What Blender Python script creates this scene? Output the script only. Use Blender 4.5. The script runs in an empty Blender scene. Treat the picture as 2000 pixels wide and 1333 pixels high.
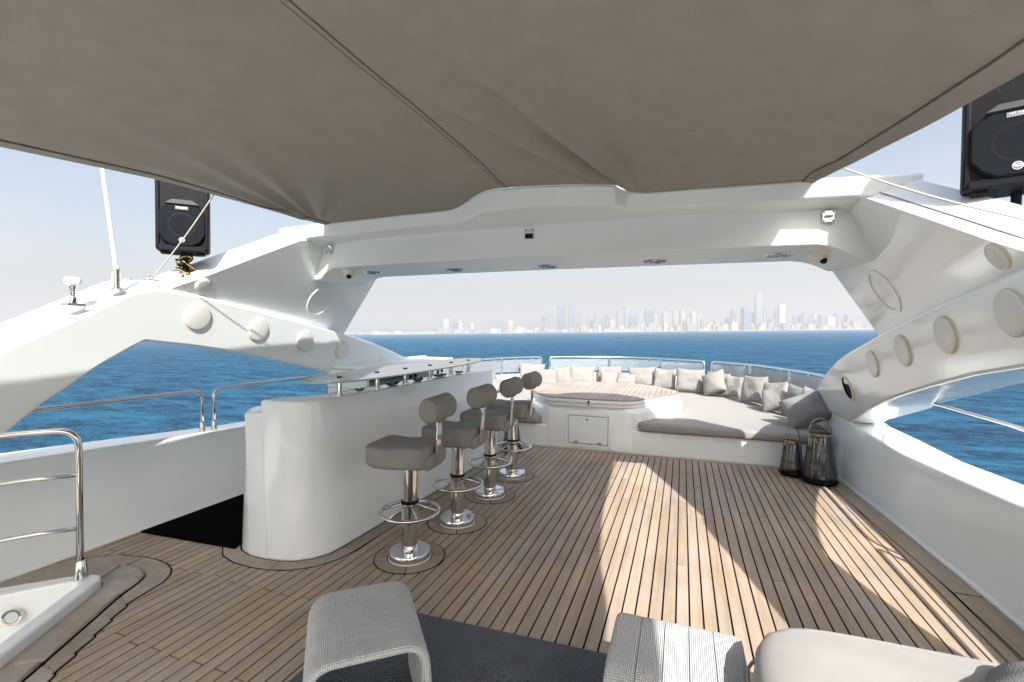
import bpy, bmesh, math, random
from mathutils import Vector, Matrix, Quaternion
from mathutils.geometry import intersect_line_plane
random.seed(7)
S = bpy.context.scene
COL = S.collection
R = math.radians

# ------------------------------------------------------------------ camera
CAM_LENS = 16.48
YAW, PITCH, ROLL = R(19.985), R(-1.256), R(0.408)
fwd0 = Vector((-math.sin(YAW), math.cos(YAW), 0)); rt0 = Vector((math.cos(YAW), math.sin(YAW), 0)); up0 = Vector((0, 0, 1))
fw = fwd0*math.cos(PITCH) + up0*math.sin(PITCH)
up = up0*math.cos(PITCH) - fwd0*math.sin(PITCH)
rt = rt0*math.cos(ROLL) + up*math.sin(ROLL)
up = up*math.cos(ROLL) - rt0*math.sin(ROLL)
cam = bpy.data.cameras.new("camera"); camo = bpy.data.objects.new("camera", cam); COL.objects.link(camo)
cam.lens = CAM_LENS; cam.sensor_width = 36; cam.clip_start = .05; cam.clip_end = 120000
M = Matrix((rt, up, -fw)).transposed().to_4x4(); M.translation = (0, 0, 1.6)
camo.matrix_world = M
S.camera = camo
S.cycles.diffuse_bounces = 8; S.cycles.max_bounces = 14

# the yacht heels about one degree: the sea, city, haze and sky share this tilt
n_sea = (Vector((0, 0, 1)) - math.tan(R(1.01))*rt0 + math.tan(R(.17))*fwd0).normalized()
Q = Vector((0, 0, 1)).rotation_difference(n_sea)
QM = Q.to_matrix().to_4x4()
SEA_Z = -6.0

# ------------------------------------------------------------------ light
SUN = Vector((.605, -1.005, 1)).normalized()
elev = math.asin(SUN.z); azim = math.atan2(SUN.x, SUN.y)
sl = bpy.data.lights.new("sun", 'SUN'); so = bpy.data.objects.new("sun", sl); COL.objects.link(so)
sl.energy = 3.8; sl.angle = R(.6); sl.color = (1, .965, .92)
so.rotation_euler = SUN.to_track_quat('Z', 'Y').to_euler(); so.location = (10, -15, 20)
W = bpy.data.worlds.new("World"); S.world = W; W.use_nodes = True
wn = W.node_tree; wn.nodes.clear()
def N(nt, t, **k):
    n = nt.nodes.new(t)
    for a, b in k.items(): setattr(n, a, b)
    return n
out = N(wn, 'ShaderNodeOutputWorld'); bg = N(wn, 'ShaderNodeBackground'); bg.inputs[1].default_value = .078
sky = N(wn, 'ShaderNodeTexSky', sky_type='NISHITA', sun_disc=False, sun_elevation=elev, sun_rotation=azim)
sky.air_density = 1.15; sky.dust_density = 5.5; sky.ozone_density = 1.6
tc = N(wn, 'ShaderNodeTexCoord'); mp = N(wn, 'ShaderNodeMapping'); mp.inputs['Rotation'].default_value = Q.inverted().to_euler()
cl = N(wn, 'ShaderNodeTexNoise'); cl.inputs['Scale'].default_value = 2.2; cl.inputs['Detail'].default_value = 8; cl.inputs['Roughness'].default_value = .62
mp2 = N(wn, 'ShaderNodeMapping'); mp2.inputs['Scale'].default_value = (1, 1, 4.5)
rmp = N(wn, 'ShaderNodeMapRange'); rmp.inputs[1].default_value = .5; rmp.inputs[2].default_value = .8; rmp.inputs[4].default_value = .42
mix = N(wn, 'ShaderNodeMixRGB'); mix.inputs[2].default_value = (3.9, 4.1, 4.5, 1)
L = wn.links
L.new(tc.outputs['Generated'], mp.inputs[0]); L.new(mp.outputs[0], sky.inputs[0]); L.new(mp.outputs[0], mp2.inputs[0])
L.new(mp2.outputs[0], cl.inputs[0]); L.new(cl.outputs[0], rmp.inputs[0]); L.new(rmp.outputs[0], mix.inputs[0])
L.new(sky.outputs[0], mix.inputs[1]); L.new(mix.outputs[0], bg.inputs[0]); L.new(bg.outputs[0], out.inputs[0])
S.view_settings.view_transform = 'Standard'; S.view_settings.look = 'None'; S.view_settings.gamma = 1
S.view_settings.exposure = 1.50; S.view_settings.use_curve_mapping = False

# ------------------------------------------------------------------ materials
MATS = {}
def base_mat(name):
    m = bpy.data.materials.new(name); m.use_nodes = True
    nt = m.node_tree; b = nt.nodes['Principled BSDF']; MATS[name] = m
    return m, nt, b
def plain(name, col, rough=.4, metal=0, coat=0, noise=0, nscale=6, bump=0, bscale=80, spec=None):
    m, nt, b = base_mat(name)
    b.inputs['Base Color'].default_value = (*col, 1); b.inputs['Roughness'].default_value = rough
    b.inputs['Metallic'].default_value = metal
    if coat: b.inputs['Coat Weight'].default_value = coat; b.inputs['Coat Roughness'].default_value = .06
    if spec is not None: b.inputs['Specular IOR Level'].default_value = spec
    g = N(nt, 'ShaderNodeNewGeometry')
    if noise:
        t = N(nt, 'ShaderNodeTexNoise'); t.inputs['Scale'].default_value = nscale; t.inputs['Detail'].default_value = 5
        r = N(nt, 'ShaderNodeMapRange'); r.inputs[1].default_value = .3; r.inputs[2].default_value = .7; r.inputs[3].default_value = 1-noise; r.inputs[4].default_value = 1+noise*.4
        x = N(nt, 'ShaderNodeVectorMath', operation='SCALE'); x.inputs[0].default_value = col
        nt.links.new(g.outputs['Position'], t.inputs[0]); nt.links.new(t.outputs[0], r.inputs[0]); nt.links.new(r.outputs[0], x.inputs['Scale']); nt.links.new(x.outputs[0], b.inputs['Base Color'])
        r2 = N(nt, 'ShaderNodeMapRange'); r2.inputs[3].default_value = max(rough-.06, .03); r2.inputs[4].default_value = rough+.1
        nt.links.new(t.outputs[0], r2.inputs[0]); nt.links.new(r2.outputs[0], b.inputs['Roughness'])
    if bump:
        t = N(nt, 'ShaderNodeTexNoise'); t.inputs['Scale'].default_value = bscale; t.inputs['Detail'].default_value = 4
        u = N(nt, 'ShaderNodeBump'); u.inputs['Strength'].default_value = bump; u.inputs['Distance'].default_value = .004
        nt.links.new(g.outputs['Position'], t.inputs[0]); nt.links.new(t.outputs[0], u.inputs['Height']); nt.links.new(u.outputs[0], b.inputs['Normal'])
    return m
gel = plain('white gelcoat', (.80, .84, .835), .12, coat=.5, noise=.035, nscale=1.7)
gel_b = plain('white beam gelcoat', (.80, .835, .825), .34, coat=.12, noise=.03, nscale=2)
gel_lt = plain('white deck mould', (.79, .825, .82), .28, coat=.2, noise=.04, nscale=4)
yellowed = plain('yellowed sealant', (.62, .56, .38), .4)
discw = plain('white cover', (.74, .735, .70), .35)
chrome = plain('polished steel', (.66, .65, .63), .06, metal=1)
steel = plain('sun-pale rail steel', (.80, .80, .78), .28, metal=1)  # brushed, with the white of reflected sun put into the colour
brass = plain('brass', (.36, .29, .17), .22, metal=1)
blackp = plain('black plastic', (.010, .010, .012), .5, bump=.1, bscale=300, spec=.12)
blackm = plain('black mesh grille', (.008, .010, .014), .75, spec=.1, bump=.3, bscale=500)
black_mat_m = plain('black rubber', (.003, .003, .0035), .95, bump=.4, bscale=200, spec=.02)
caulk = plain('black caulk', (.005, .005, .006), .9, spec=.05)
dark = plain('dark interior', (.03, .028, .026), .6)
ropem = plain('cream rope', (.60, .52, .42), .8)
whitep = plain('white plastic', (.78, .77, .70), .4)
sandm = plain('sand', (.62, .55, .42), .9)
lensm = plain('frosted lens', (.55, .58, .60), .15)
logo_w = plain('white print', (.75, .76, .8), .5)
greyp = plain('grey label', (.16, .165, .18), .5)

def fabric(name, col, scale=500, bump=.35, var=.08, stripes=0, wr=0, sheen=.2, transl=0, cont=.25):
    m, nt, b = base_mat(name); g = N(nt, 'ShaderNodeTexCoord')
    b.inputs['Roughness'].default_value = .92; b.inputs['Specular IOR Level'].default_value = .2; b.inputs['Sheen Weight'].default_value = sheen
    b.inputs['Base Color'].default_value = (*col, 1)
    gp = N(nt, 'ShaderNodeNewGeometry')
    t = N(nt, 'ShaderNodeTexNoise'); t.inputs['Scale'].default_value = 9; t.inputs['Detail'].default_value = 6
    r = N(nt, 'ShaderNodeMapRange'); r.inputs[1].default_value = .3; r.inputs[2].default_value = .7; r.inputs[3].default_value = 1-var; r.inputs[4].default_value = 1+var
    x = N(nt, 'ShaderNodeVectorMath', operation='SCALE'); x.inputs[0].default_value = col
    nt.links.new(gp.outputs['Position'], t.inputs[0]); nt.links.new(t.outputs[0], r.inputs[0]); nt.links.new(r.outputs[0], x.inputs['Scale'])
    w1 = N(nt, 'ShaderNodeTexWave', bands_direction='X'); w2 = N(nt, 'ShaderNodeTexWave', bands_direction='Y')
    for w in (w1, w2):
        w.inputs['Scale'].default_value = scale/10; w.inputs['Distortion'].default_value = 1.5; w.inputs['Detail'].default_value = 2
        nt.links.new(g.outputs['Object'], w.inputs[0])
    ad = N(nt, 'ShaderNodeMath', operation='ADD'); nt.links.new(w1.outputs['Fac'], ad.inputs[0]); nt.links.new(w2.outputs['Fac'], ad.inputs[1])
    u = N(nt, 'ShaderNodeBump'); u.inputs['Strength'].default_value = bump; u.inputs['Distance'].default_value = .003
    nt.links.new(ad.outputs[0], u.inputs['Height'])
    col_out = x.outputs[0]
    if wr:
        t3 = N(nt, 'ShaderNodeTexNoise'); t3.inputs['Scale'].default_value = 7; t3.inputs['Detail'].default_value = 3; t3.inputs['Distortion'].default_value = 1.2
        u2 = N(nt, 'ShaderNodeBump'); u2.inputs['Strength'].default_value = wr; u2.inputs['Distance'].default_value = .03
        nt.links.new(g.outputs['Object'], t3.inputs[0]); nt.links.new(t3.outputs[0], u2.inputs['Height']); nt.links.new(u.outputs[0], u2.inputs['Normal']); nt.links.new(u2.outputs[0], b.inputs['Normal'])
    else: nt.links.new(u.outputs[0], b.inputs['Normal'])
    m2 = N(nt, 'ShaderNodeMixRGB', blend_type='MULTIPLY'); m2.inputs[0].default_value = cont
    nt.links.new(col_out, m2.inputs[1])
    gr = N(nt, 'ShaderNodeMapRange'); gr.inputs[2].default_value = 2; nt.links.new(ad.outputs[0], gr.inputs[0]); nt.links.new(gr.outputs[0], m2.inputs[2])
    nt.links.new(m2.outputs[0], b.inputs['Base Color'])
    if transl:
        tr = N(nt, 'ShaderNodeBsdfTranslucent'); mx = N(nt, 'ShaderNodeMixShader'); mx.inputs[0].default_value = transl
        nt.links.new(m2.outputs[0], tr.inputs[0]); o = nt.nodes['Material Output']
        nt.links.new(b.outputs[0], mx.inputs[1]); nt.links.new(tr.outputs[0], mx.inputs[2]); nt.links.new(mx.outputs[0], o.inputs[0])
    return m
f_stool = fabric('taupe terry', (.25, .24, .222), 900, .0, .07, sheen=0, wr=.12, cont=.0)
f_seat = fabric('sunpad fabric', (.325, .31, .292), 700, .25, .04)
f_pil = fabric('linen pillow', (.285, .276, .264), 600, .15, .05, wr=.3, sheen=0)
f_pilg = fabric('grey linen pillow', (.25, .25, .25), 600, .15, .06, wr=.35, sheen=0)
f_band = fabric('woven band', (.70, .72, .73), 430, 1.0, .05, cont=.34)
f_rug = fabric('slate rug', (.115, .14, .17), 330, 1.0, .12, cont=.65)
f_sofa = fabric('cream sofa', (.365, .352, .332), 1500, .2, .05)
f_awn = fabric('taupe canvas', (.415, .39, .34), 900, .10, .05, sheen=0, transl=.15)
stitch_m = plain('dark thread', (.10, .093, .08), .9)
f_seam = fabric('canvas hem', (.35, .335, .295), 900, .12, .05, sheen=0)

def teak(name, col, rnd=.26, streak=(30, 1.2, 30)):
    m, nt, b = base_mat(name); g = N(nt, 'ShaderNodeNewGeometry'); oi = N(nt, 'ShaderNodeObjectInfo')
    off = N(nt, 'ShaderNodeVectorMath', operation='MULTIPLY_ADD')
    cmb = N(nt, 'ShaderNodeCombineXYZ')
    for i in range(3): nt.links.new(oi.outputs['Random'], cmb.inputs[i])
    nt.links.new(cmb.outputs[0], off.inputs[0]); off.inputs[1].default_value = (37, 91, 53); nt.links.new(g.outputs['Position'], off.inputs[2])
    mp = N(nt, 'ShaderNodeMapping'); mp.inputs['Scale'].default_value = streak; nt.links.new(off.outputs[0], mp.inputs[0])
    t = N(nt, 'ShaderNodeTexNoise'); t.inputs['Scale'].default_value = 1; t.inputs['Detail'].default_value = 9; t.inputs['Roughness'].default_value = .65; nt.links.new(mp.outputs[0], t.inputs[0])
    mp2 = N(nt, 'ShaderNodeMapping'); mp2.inputs['Scale'].default_value = (4, 1.5, 4); nt.links.new(off.outputs[0], mp2.inputs[0])
    t2 = N(nt, 'ShaderNodeTexNoise'); t2.inputs['Scale'].default_value = 1; t2.inputs['Detail'].default_value = 4; nt.links.new(mp2.outputs[0], t2.inputs[0])
    a = N(nt, 'ShaderNodeMapRange'); a.inputs[1].default_value = .3; a.inputs[2].default_value = .7; a.inputs[3].default_value = .82; a.inputs[4].default_value = 1.14; nt.links.new(t.outputs[0], a.inputs[0])
    c = N(nt, 'ShaderNodeMapRange'); c.inputs[3].default_value = 1-rnd; c.inputs[4].default_value = 1+rnd; nt.links.new(oi.outputs['Random'], c.inputs[0])
    d = N(nt, 'ShaderNodeMath', operation='MULTIPLY'); nt.links.new(a.outputs[0], d.inputs[0]); nt.links.new(c.outputs[0], d.inputs[1])
    # weathered grey where the second noise is high
    mx = N(nt, 'ShaderNodeMixRGB'); mx.inputs[1].default_value = (*col, 1); mx.inputs[2].default_value = (col[0]*.96, col[1]*1.05, col[2]*1.28, 1)
    e = N(nt, 'ShaderNodeMapRange'); e.inputs[1].default_value = .38; e.inputs[2].default_value = .64; nt.links.new(t2.outputs[0], e.inputs[0]); nt.links.new(e.outputs[0], mx.inputs[0])
    x = N(nt, 'ShaderNodeVectorMath', operation='SCALE'); nt.links.new(mx.outputs[0], x.inputs[0]); nt.links.new(d.outputs[0], x.inputs['Scale'])
    # broad stains and pale scuffs that run across neighbouring boards
    t4 = N(nt, 'ShaderNodeTexNoise'); t4.inputs['Scale'].default_value = 1.3; t4.inputs['Detail'].default_value = 7; t4.inputs['Roughness'].default_value = .62; nt.links.new(g.outputs['Position'], t4.inputs[0])
    r4 = N(nt, 'ShaderNodeMapRange'); r4.inputs[1].default_value = .32; r4.inputs[2].default_value = .68; r4.inputs[3].default_value = .84; r4.inputs[4].default_value = 1.12; nt.links.new(t4.outputs[0], r4.inputs[0])
    x4 = N(nt, 'ShaderNodeVectorMath', operation='SCALE'); nt.links.new(x.outputs[0], x4.inputs[0]); nt.links.new(r4.outputs[0], x4.inputs['Scale'])
    t5 = N(nt, 'ShaderNodeTexNoise'); t5.inputs['Scale'].default_value = 11; t5.inputs['Detail'].default_value = 5; t5.inputs['Distortion'].default_value = 1.2; nt.links.new(off.outputs[0], t5.inputs[0])
    r5 = N(nt, 'ShaderNodeMapRange'); r5.inputs[1].default_value = .60; r5.inputs[2].default_value = .74; r5.inputs[4].default_value = .30; nt.links.new(t5.outputs[0], r5.inputs[0])
    m5 = N(nt, 'ShaderNodeMixRGB'); m5.inputs[2].default_value = (.50, .45, .38, 1); nt.links.new(r5.outputs[0], m5.inputs[0]); nt.links.new(x4.outputs[0], m5.inputs[1])
    nt.links.new(m5.outputs[0], b.inputs['Base Color']); b.inputs['Roughness'].default_value = .6; b.inputs['Specular IOR Level'].default_value = .35
    u = N(nt, 'ShaderNodeBump'); u.inputs['Strength'].default_value = .25; u.inputs['Distance'].default_value = .002
    nt.links.new(t.outputs[0], u.inputs['Height']); nt.links.new(u.outputs[0], b.inputs['Normal'])
    return m
tk = teak('weathered teak', (.415, .312, .212), .08)
tk_d = teak('oiled teak', (.36, .265, .175), .10, (6, 6, 6))
tk_t = teak('table teak', (.40, .33, .255), .06)
tk_m = teak('margin teak', (.37, .30, .225), .08, (9, 9, 9))

def glass(name, tint, gl=.08, fac=1.0):
    m, nt, b = base_mat(name); nt.nodes.remove(b); o = nt.nodes['Material Output']
    t = N(nt, 'ShaderNodeBsdfTransparent'); t.inputs[0].default_value = (*tint, 1)
    g = N(nt, 'ShaderNodeBsdfGlossy'); g.inputs['Roughness'].default_value = .03
    f = N(nt, 'ShaderNodeFresnel'); f.inputs[0].default_value = 1.5
    k = N(nt, 'ShaderNodeMath', operation='MULTIPLY_ADD', use_clamp=True); k.inputs[1].default_value = fac; k.inputs[2].default_value = gl
    mx = N(nt, 'ShaderNodeMixShader'); nt.links.new(f.outputs[0], k.inputs[0]); nt.links.new(k.outputs[0], mx.inputs[0])
    nt.links.new(t.outputs[0], mx.inputs[1]); nt.links.new(g.outputs[0], mx.inputs[2]); nt.links.new(mx.outputs[0], o.inputs[0])
    return m
g_rail = glass('whitish rail glass', (.90, .96, .98), .06, .9)
# even whitish diffuse layer mixed into the windbreak glass
nt = g_rail.node_tree; o = nt.nodes['Material Output']; prev = o.inputs[0].links[0].from_socket
df = N(nt, 'ShaderNodeBsdfDiffuse'); df.inputs[0].default_value = (.62, .68, .70, 1); mm = N(nt, 'ShaderNodeMixShader'); mm.inputs[0].default_value = .26
nt.links.new(prev, mm.inputs[1]); nt.links.new(df.outputs[0], mm.inputs[2]); nt.links.new(mm.outputs[0], o.inputs[0])
g_bar = glass('bar glass', (.78, .92, .90), .10, 1.6)
g_edge = plain('glass edge', (.28, .48, .50), .2)
g_smoke = glass('smoked glass', (.48, .48, .52), .08, 1.2)
nt = g_smoke.node_tree; o = nt.nodes['Material Output']; prev = o.inputs[0].links[0].from_socket
df = N(nt, 'ShaderNodeBsdfDiffuse'); df.inputs[0].default_value = (.09, .09, .11, 1); mm = N(nt, 'ShaderNodeMixShader'); mm.inputs[0].default_value = .22
nt.links.new(prev, mm.inputs[1]); nt.links.new(df.outputs[0], mm.inputs[2]); nt.links.new(mm.outputs[0], o.inputs[0])
g_dish = glass('clear dish', (.93, .95, .94), .12, 1.5)

def sea_mat():
    m, nt, b = base_mat('sea water')
    b.inputs['Roughness'].default_value = .12; b.inputs['IOR'].default_value = 1.33
    b.inputs['Specular IOR Level'].default_value = .09
    g = N(nt, 'ShaderNodeTexCoord')
    def lay(sc, det, stretch, rot, dist, rough=.6):
        mp = N(nt, 'ShaderNodeMapping'); mp.inputs['Scale'].default_value = (sc, sc*stretch, sc); mp.inputs['Rotation'].default_value = (0, 0, R(rot))
        t = N(nt, 'ShaderNodeTexNoise'); t.inputs['Scale'].default_value = 1; t.inputs['Detail'].default_value = det; t.inputs['Roughness'].default_value = rough; t.inputs['Distortion'].default_value = dist
        nt.links.new(g.outputs['Object'], mp.inputs[0]); nt.links.new(mp.outputs[0], t.inputs[0]); return t.outputs[0]
    a = lay(.22, 8, 2.4, 28, .5, .68); c = lay(1.3, 6, 1.9, 15, .6, .65); d = lay(.055, 7, 3.0, 20, .4, .66)
    def bump(h, s, di, prev=None):
        u = N(nt, 'ShaderNodeBump'); u.inputs['Strength'].default_value = s; u.inputs['Distance'].default_value = di
        nt.links.new(h, u.inputs['Height'])
        if prev: nt.links.new(prev, u.inputs['Normal'])
        return u.outputs[0]
    n = bump(a, 1, 3.5); n = bump(c, 1, 1.0, n)
    nt.links.new(n, b.inputs['Normal'])
    ad = N(nt, 'ShaderNodeMath', operation='ADD'); nt.links.new(a, ad.inputs[0])
    m3 = N(nt, 'ShaderNodeMath', operation='MULTIPLY'); m3.inputs[1].default_value = .62; nt.links.new(c, m3.inputs[0]); nt.links.new(m3.outputs[0], ad.inputs[1])
    ad2 = N(nt, 'ShaderNodeMath', operation='MULTIPLY_ADD'); ad2.inputs[1].default_value = .6; nt.links.new(d, ad2.inputs[0]); nt.links.new(ad.outputs[0], ad2.inputs[2])
    r = N(nt, 'ShaderNodeMapRange'); r.inputs[1].default_value = .96; r.inputs[2].default_value = 1.24; nt.links.new(ad2.outputs[0], r.inputs[0])
    mx = N(nt, 'ShaderNodeMixRGB'); mx.inputs[1].default_value = (.003, .056, .135, 1); mx.inputs[2].default_value = (.030, .215, .40, 1)  # dark and bright facets of the waves painted into the water colour
    nt.links.new(r.outputs[0], mx.inputs[0])
    nt.nodes.remove(b); o = nt.nodes['Material Output']
    df = N(nt, 'ShaderNodeBsdfDiffuse'); gl = N(nt, 'ShaderNodeBsdfGlossy'); gl.inputs['Roughness'].default_value = .16
    fr = N(nt, 'ShaderNodeFresnel'); fr.inputs[0].default_value = 1.33; k = N(nt, 'ShaderNodeMath', operation='MULTIPLY'); k.inputs[1].default_value = .42
    for x in (df, gl, fr): nt.links.new(n, x.inputs['Normal'])
    ms = N(nt, 'ShaderNodeMixShader'); nt.links.new(mx.outputs[0], df.inputs[0]); nt.links.new(fr.outputs[0], k.inputs[0]); nt.links.new(k.outputs[0], ms.inputs[0])
    nt.links.new(df.outputs[0], ms.inputs[1]); nt.links.new(gl.outputs[0], ms.inputs[2]); nt.links.new(ms.outputs[0], o.inputs[0])
    return m
seam_ = sea_mat()

def tower_mat(name, wall, win, fl=4.0):
    m, nt, b = base_mat(name); g = N(nt, 'ShaderNodeTexCoord'); oi = N(nt, 'ShaderNodeObjectInfo')
    br = N(nt, 'ShaderNodeTexBrick'); br.inputs['Scale'].default_value = 1; br.inputs['Brick Width'].default_value = 7; br.inputs['Row Height'].default_value = fl*2; br.inputs['Mortar Size'].default_value = 1.6
    br.inputs['Color1'].default_value = (*win, 1); br.inputs['Color2'].default_value = (*[w*1.3 for w in win], 1); br.inputs['Mortar'].default_value = (*wall, 1); br.offset = 0
    sp = N(nt, 'ShaderNodeSeparateXYZ'); cb = N(nt, 'ShaderNodeCombineXYZ'); ad = N(nt, 'ShaderNodeMath', operation='ADD')
    nt.links.new(g.outputs['Object'], sp.inputs[0]); nt.links.new(sp.outputs[0], ad.inputs[0]); nt.links.new(sp.outputs[1], ad.inputs[1])
    nt.links.new(ad.outputs[0], cb.inputs[0]); nt.links.new(sp.outputs[2], cb.inputs[1]); nt.links.new(cb.outputs[0], br.inputs[0])
    x = N(nt, 'ShaderNodeVectorMath', operation='SCALE'); r = N(nt, 'ShaderNodeMapRange'); r.inputs[3].default_value = .8; r.inputs[4].default_value = 1.15
    nt.links.new(oi.outputs['Random'], r.inputs[0]); nt.links.new(br.outputs[0], x.inputs[0]); nt.links.new(r.outputs[0], x.inputs['Scale']); nt.links.new(x.outputs[0], b.inputs['Base Color'])
    b.inputs['Roughness'].default_value = .5
    return m
TM = dict(b=tower_mat('blue glass tower', (.11, .19, .27), (.05, .12, .20)), g=tower_mat('grey tower', (.22, .24, .26), (.10, .13, .16)),
          c=tower_mat('cream tower', (.38, .36, .30), (.18, .18, .16)), w=tower_mat('white tower', (.46, .48, .49), (.2, .25, .29)))

# ------------------------------------------------------------------ mesh helpers
def obj(name, bm, mat, parent=None, smooth=False, loc=None, bevel=0, segs=2, angle=35, sub=0):
    me = bpy.data.meshes.new(name)
    bmesh.ops.recalc_face_normals(bm, faces=bm.faces)
    bm.to_mesh(me); bm.free(); me.materials.append(mat)
    o = bpy.data.objects.new(name, me); COL.objects.link(o)
    if parent: o.parent = parent
    if loc: o.location = loc
    if bevel:
        b = o.modifiers.new('bevel', 'BEVEL'); b.width = bevel; b.segments = segs; b.limit_method = 'ANGLE'; b.angle_limit = R(angle)
        for p in me.polygons: p.use_smooth = True
        b.harden_normals = False
        me.set_sharp_from_angle(angle=R(40)) if hasattr(me, 'set_sharp_from_angle') else None
    if sub:
        s = o.modifiers.new('sub', 'SUBSURF'); s.levels = sub; s.render_levels = sub
    if smooth:
        for p in me.polygons: p.use_smooth = True
        if smooth == 'auto' and hasattr(me, 'set_sharp_from_angle'): me.set_sharp_from_angle(angle=R(38))
    return o
def tag(o, label, cat, group=None):
    o['label'] = label; o['category'] = cat
    if group: o['group'] = group
    return o
def thing(name, label, cat, loc=(0, 0, 0), rz=0, group=None):
    o = bpy.data.objects.new(name, None); COL.objects.link(o); o.location = loc; o.rotation_euler = (0, 0, rz); o.empty_display_size = .1
    return tag(o, label, cat, group)
def struct(o): o['kind'] = 'structure'; return o
def new(): return bmesh.new()
def add_box(bm, x0, x1, y0, y1, z0, z1, M=None):
    v = [bm.verts.new((x, y, z)) for z in (z0, z1) for y in (y0, y1) for x in (x0, x1)]
    if M: 
        for q in v: q.co = M @ q.co
    for f in ((0, 2, 3, 1), (4, 5, 7, 6), (0, 1, 5, 4), (2, 6, 7, 3), (0, 4, 6, 2), (1, 3, 7, 5)): bm.faces.new([v[i] for i in f])
    return bm
def box(*a, **k): return add_box(new(), *a, **k)
def prism(bm, pts, z0, z1):
    lo = [bm.verts.new((x, y, z0)) for x, y in pts]; hi = [bm.verts.new((x, y, z1)) for x, y in pts]; n = len(pts)
    bm.faces.new(lo[::-1]); bm.faces.new(hi)
    for i in range(n): bm.faces.new((lo[i], lo[(i+1) % n], hi[(i+1) % n], hi[i]))
    return bm
def arc_round(pts, rad, seg=6):
    """round the inner corners of a 3-D polyline"""
    o = [Vector(pts[0])]
    for i in range(1, len(pts)-1):
        a, b, c = Vector(pts[i-1]), Vector(pts[i]), Vector(pts[i+1])
        d1 = min(rad, (a-b).length*.49); d2 = min(rad, (c-b).length*.49)
        p, q = b+(a-b).normalized()*d1, b+(c-b).normalized()*d2
        for k in range(seg+1):
            t = k/seg; o.append(p*(1-t)**2 + b*2*t*(1-t) + q*t*t)
    o.append(Vector(pts[-1])); return o
def tube(bm, pts, r, seg=12, closed=False, cap=True):
    pts = [Vector(p) for p in pts]; n = len(pts); rings = []; prev = None
    rr = r if hasattr(r, '__len__') else [r]*n
    for i in range(n):
        if closed: t = (pts[(i+1) % n]-pts[i-1]).normalized()
        else: t = (pts[min(i+1, n-1)]-pts[max(i-1, 0)]).normalized()
        if prev is None:
            u = t.cross(Vector((0, 0, 1))); 
            if u.length < .05: u = t.cross(Vector((1, 0, 0)))
        else: u = prev - t*prev.dot(t)
        u.normalize(); prev = u; w = t.cross(u)
        rings.append([bm.verts.new(pts[i]+(u*math.cos(2*math.pi*k/seg)+w*math.sin(2*math.pi*k/seg))*rr[i]) for k in range(seg)])
    m = n if closed else n-1
    for i in range(m):
        a, b = rings[i], rings[(i+1) % n]
        for k in range(seg): bm.faces.new((a[k], a[(k+1) % seg], b[(k+1) % seg], b[k]))
    if cap and not closed: bm.faces.new(rings[0][::-1]); bm.faces.new(rings[-1])
    return bm
def lathe(bm, prof, seg=32, c=(0, 0, 0), M=None, r0=0):
    """prof: list of (radius,height)"""
    rings = []
    for r, h in prof:
        if r < 1e-6: ring = [bm.verts.new((c[0], c[1], c[2]+h))]
        else: ring = [bm.verts.new((c[0]+r*math.cos(r0+2*math.pi*k/seg), c[1]+r*math.sin(r0+2*math.pi*k/seg), c[2]+h)) for k in range(seg)]
        rings.append(ring)
    if M:
        for ring in rings:
            for v in ring: v.co = M @ v.co
    for a, b in zip(rings, rings[1:]):
        for k in range(seg):
            k2 = (k+1) % seg
            if len(a) == 1 and len(b) == 1: continue
            if len(a) == 1: bm.faces.new((a[0], b[k], b[k2]))
            elif len(b) == 1: bm.faces.new((a[k], a[k2], b[0]))
            else: bm.faces.new((a[k], a[k2], b[k2], b[k]))
    return bm
def frame(origin, z, x=None):
    z = Vector(z).normalized(); x = Vector(x or (0, 0, 1)); x = (x - z*x.dot(z)).normalized(); y = z.cross(x)
    M = Matrix((x, y, z)).transposed().to_4x4(); M.translation = origin; return M
def rbox(bm, sx, sy, sz, n=10, p=5, fn=None, M=None):
    """superellipsoid cushion, half sizes sx sy sz"""
    V = {}
    def pt(a, b, f):
        c = [0, 0, 0]; ax = f//2; s = 1 if f % 2 else -1
        c[ax] = s; c[(ax+1) % 3] = a; c[(ax+2) % 3] = b
        v = Vector(c); l = (abs(v.x)**p+abs(v.y)**p+abs(v.z)**p)**(1/p); v /= l
        key = (round(v.x, 4), round(v.y, 4), round(v.z, 4))
        if key not in V:
            q = Vector((v.x*sx, v.y*sy, v.z*sz))
            if fn: q = fn(q)
            if M: q = M @ q
            V[key] = bm.verts.new(q)
        return V[key]
    g = [math.tan(-math.pi/4+math.pi/2*i/n) for i in range(n+1)]
    for f in range(6):
        for i in range(n):
            for j in range(n):
                q = [pt(g[i], g[j], f), pt(g[i+1], g[j], f), pt(g[i+1], g[j+1], f), pt(g[i], g[j+1], f)]
                if len(set(q)) == 4: bm.faces.new(q)
    return bm
def clip(poly, ax, lim, keep_less):
    o = []
    for i in range(len(poly)):
        a, b = poly[i], poly[(i+1) % len(poly)]
        ia = (a[ax] <= lim) == keep_less or a[ax] == lim; ib = (b[ax] <= lim) == keep_less or b[ax] == lim
        if ia: o.append(a)
        if ia != ib:
            t = (lim-a[ax])/(b[ax]-a[ax]); o.append((a[0]+(b[0]-a[0])*t, a[1]+(b[1]-a[1])*t))
    return o
def copy_tree(o, parent=None):
    c = o.copy(); COL.objects.link(c)
    if parent: c.parent = parent
    for ch in list(o.children): copy_tree(ch, c)
    return c
XC = -1.16

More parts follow.
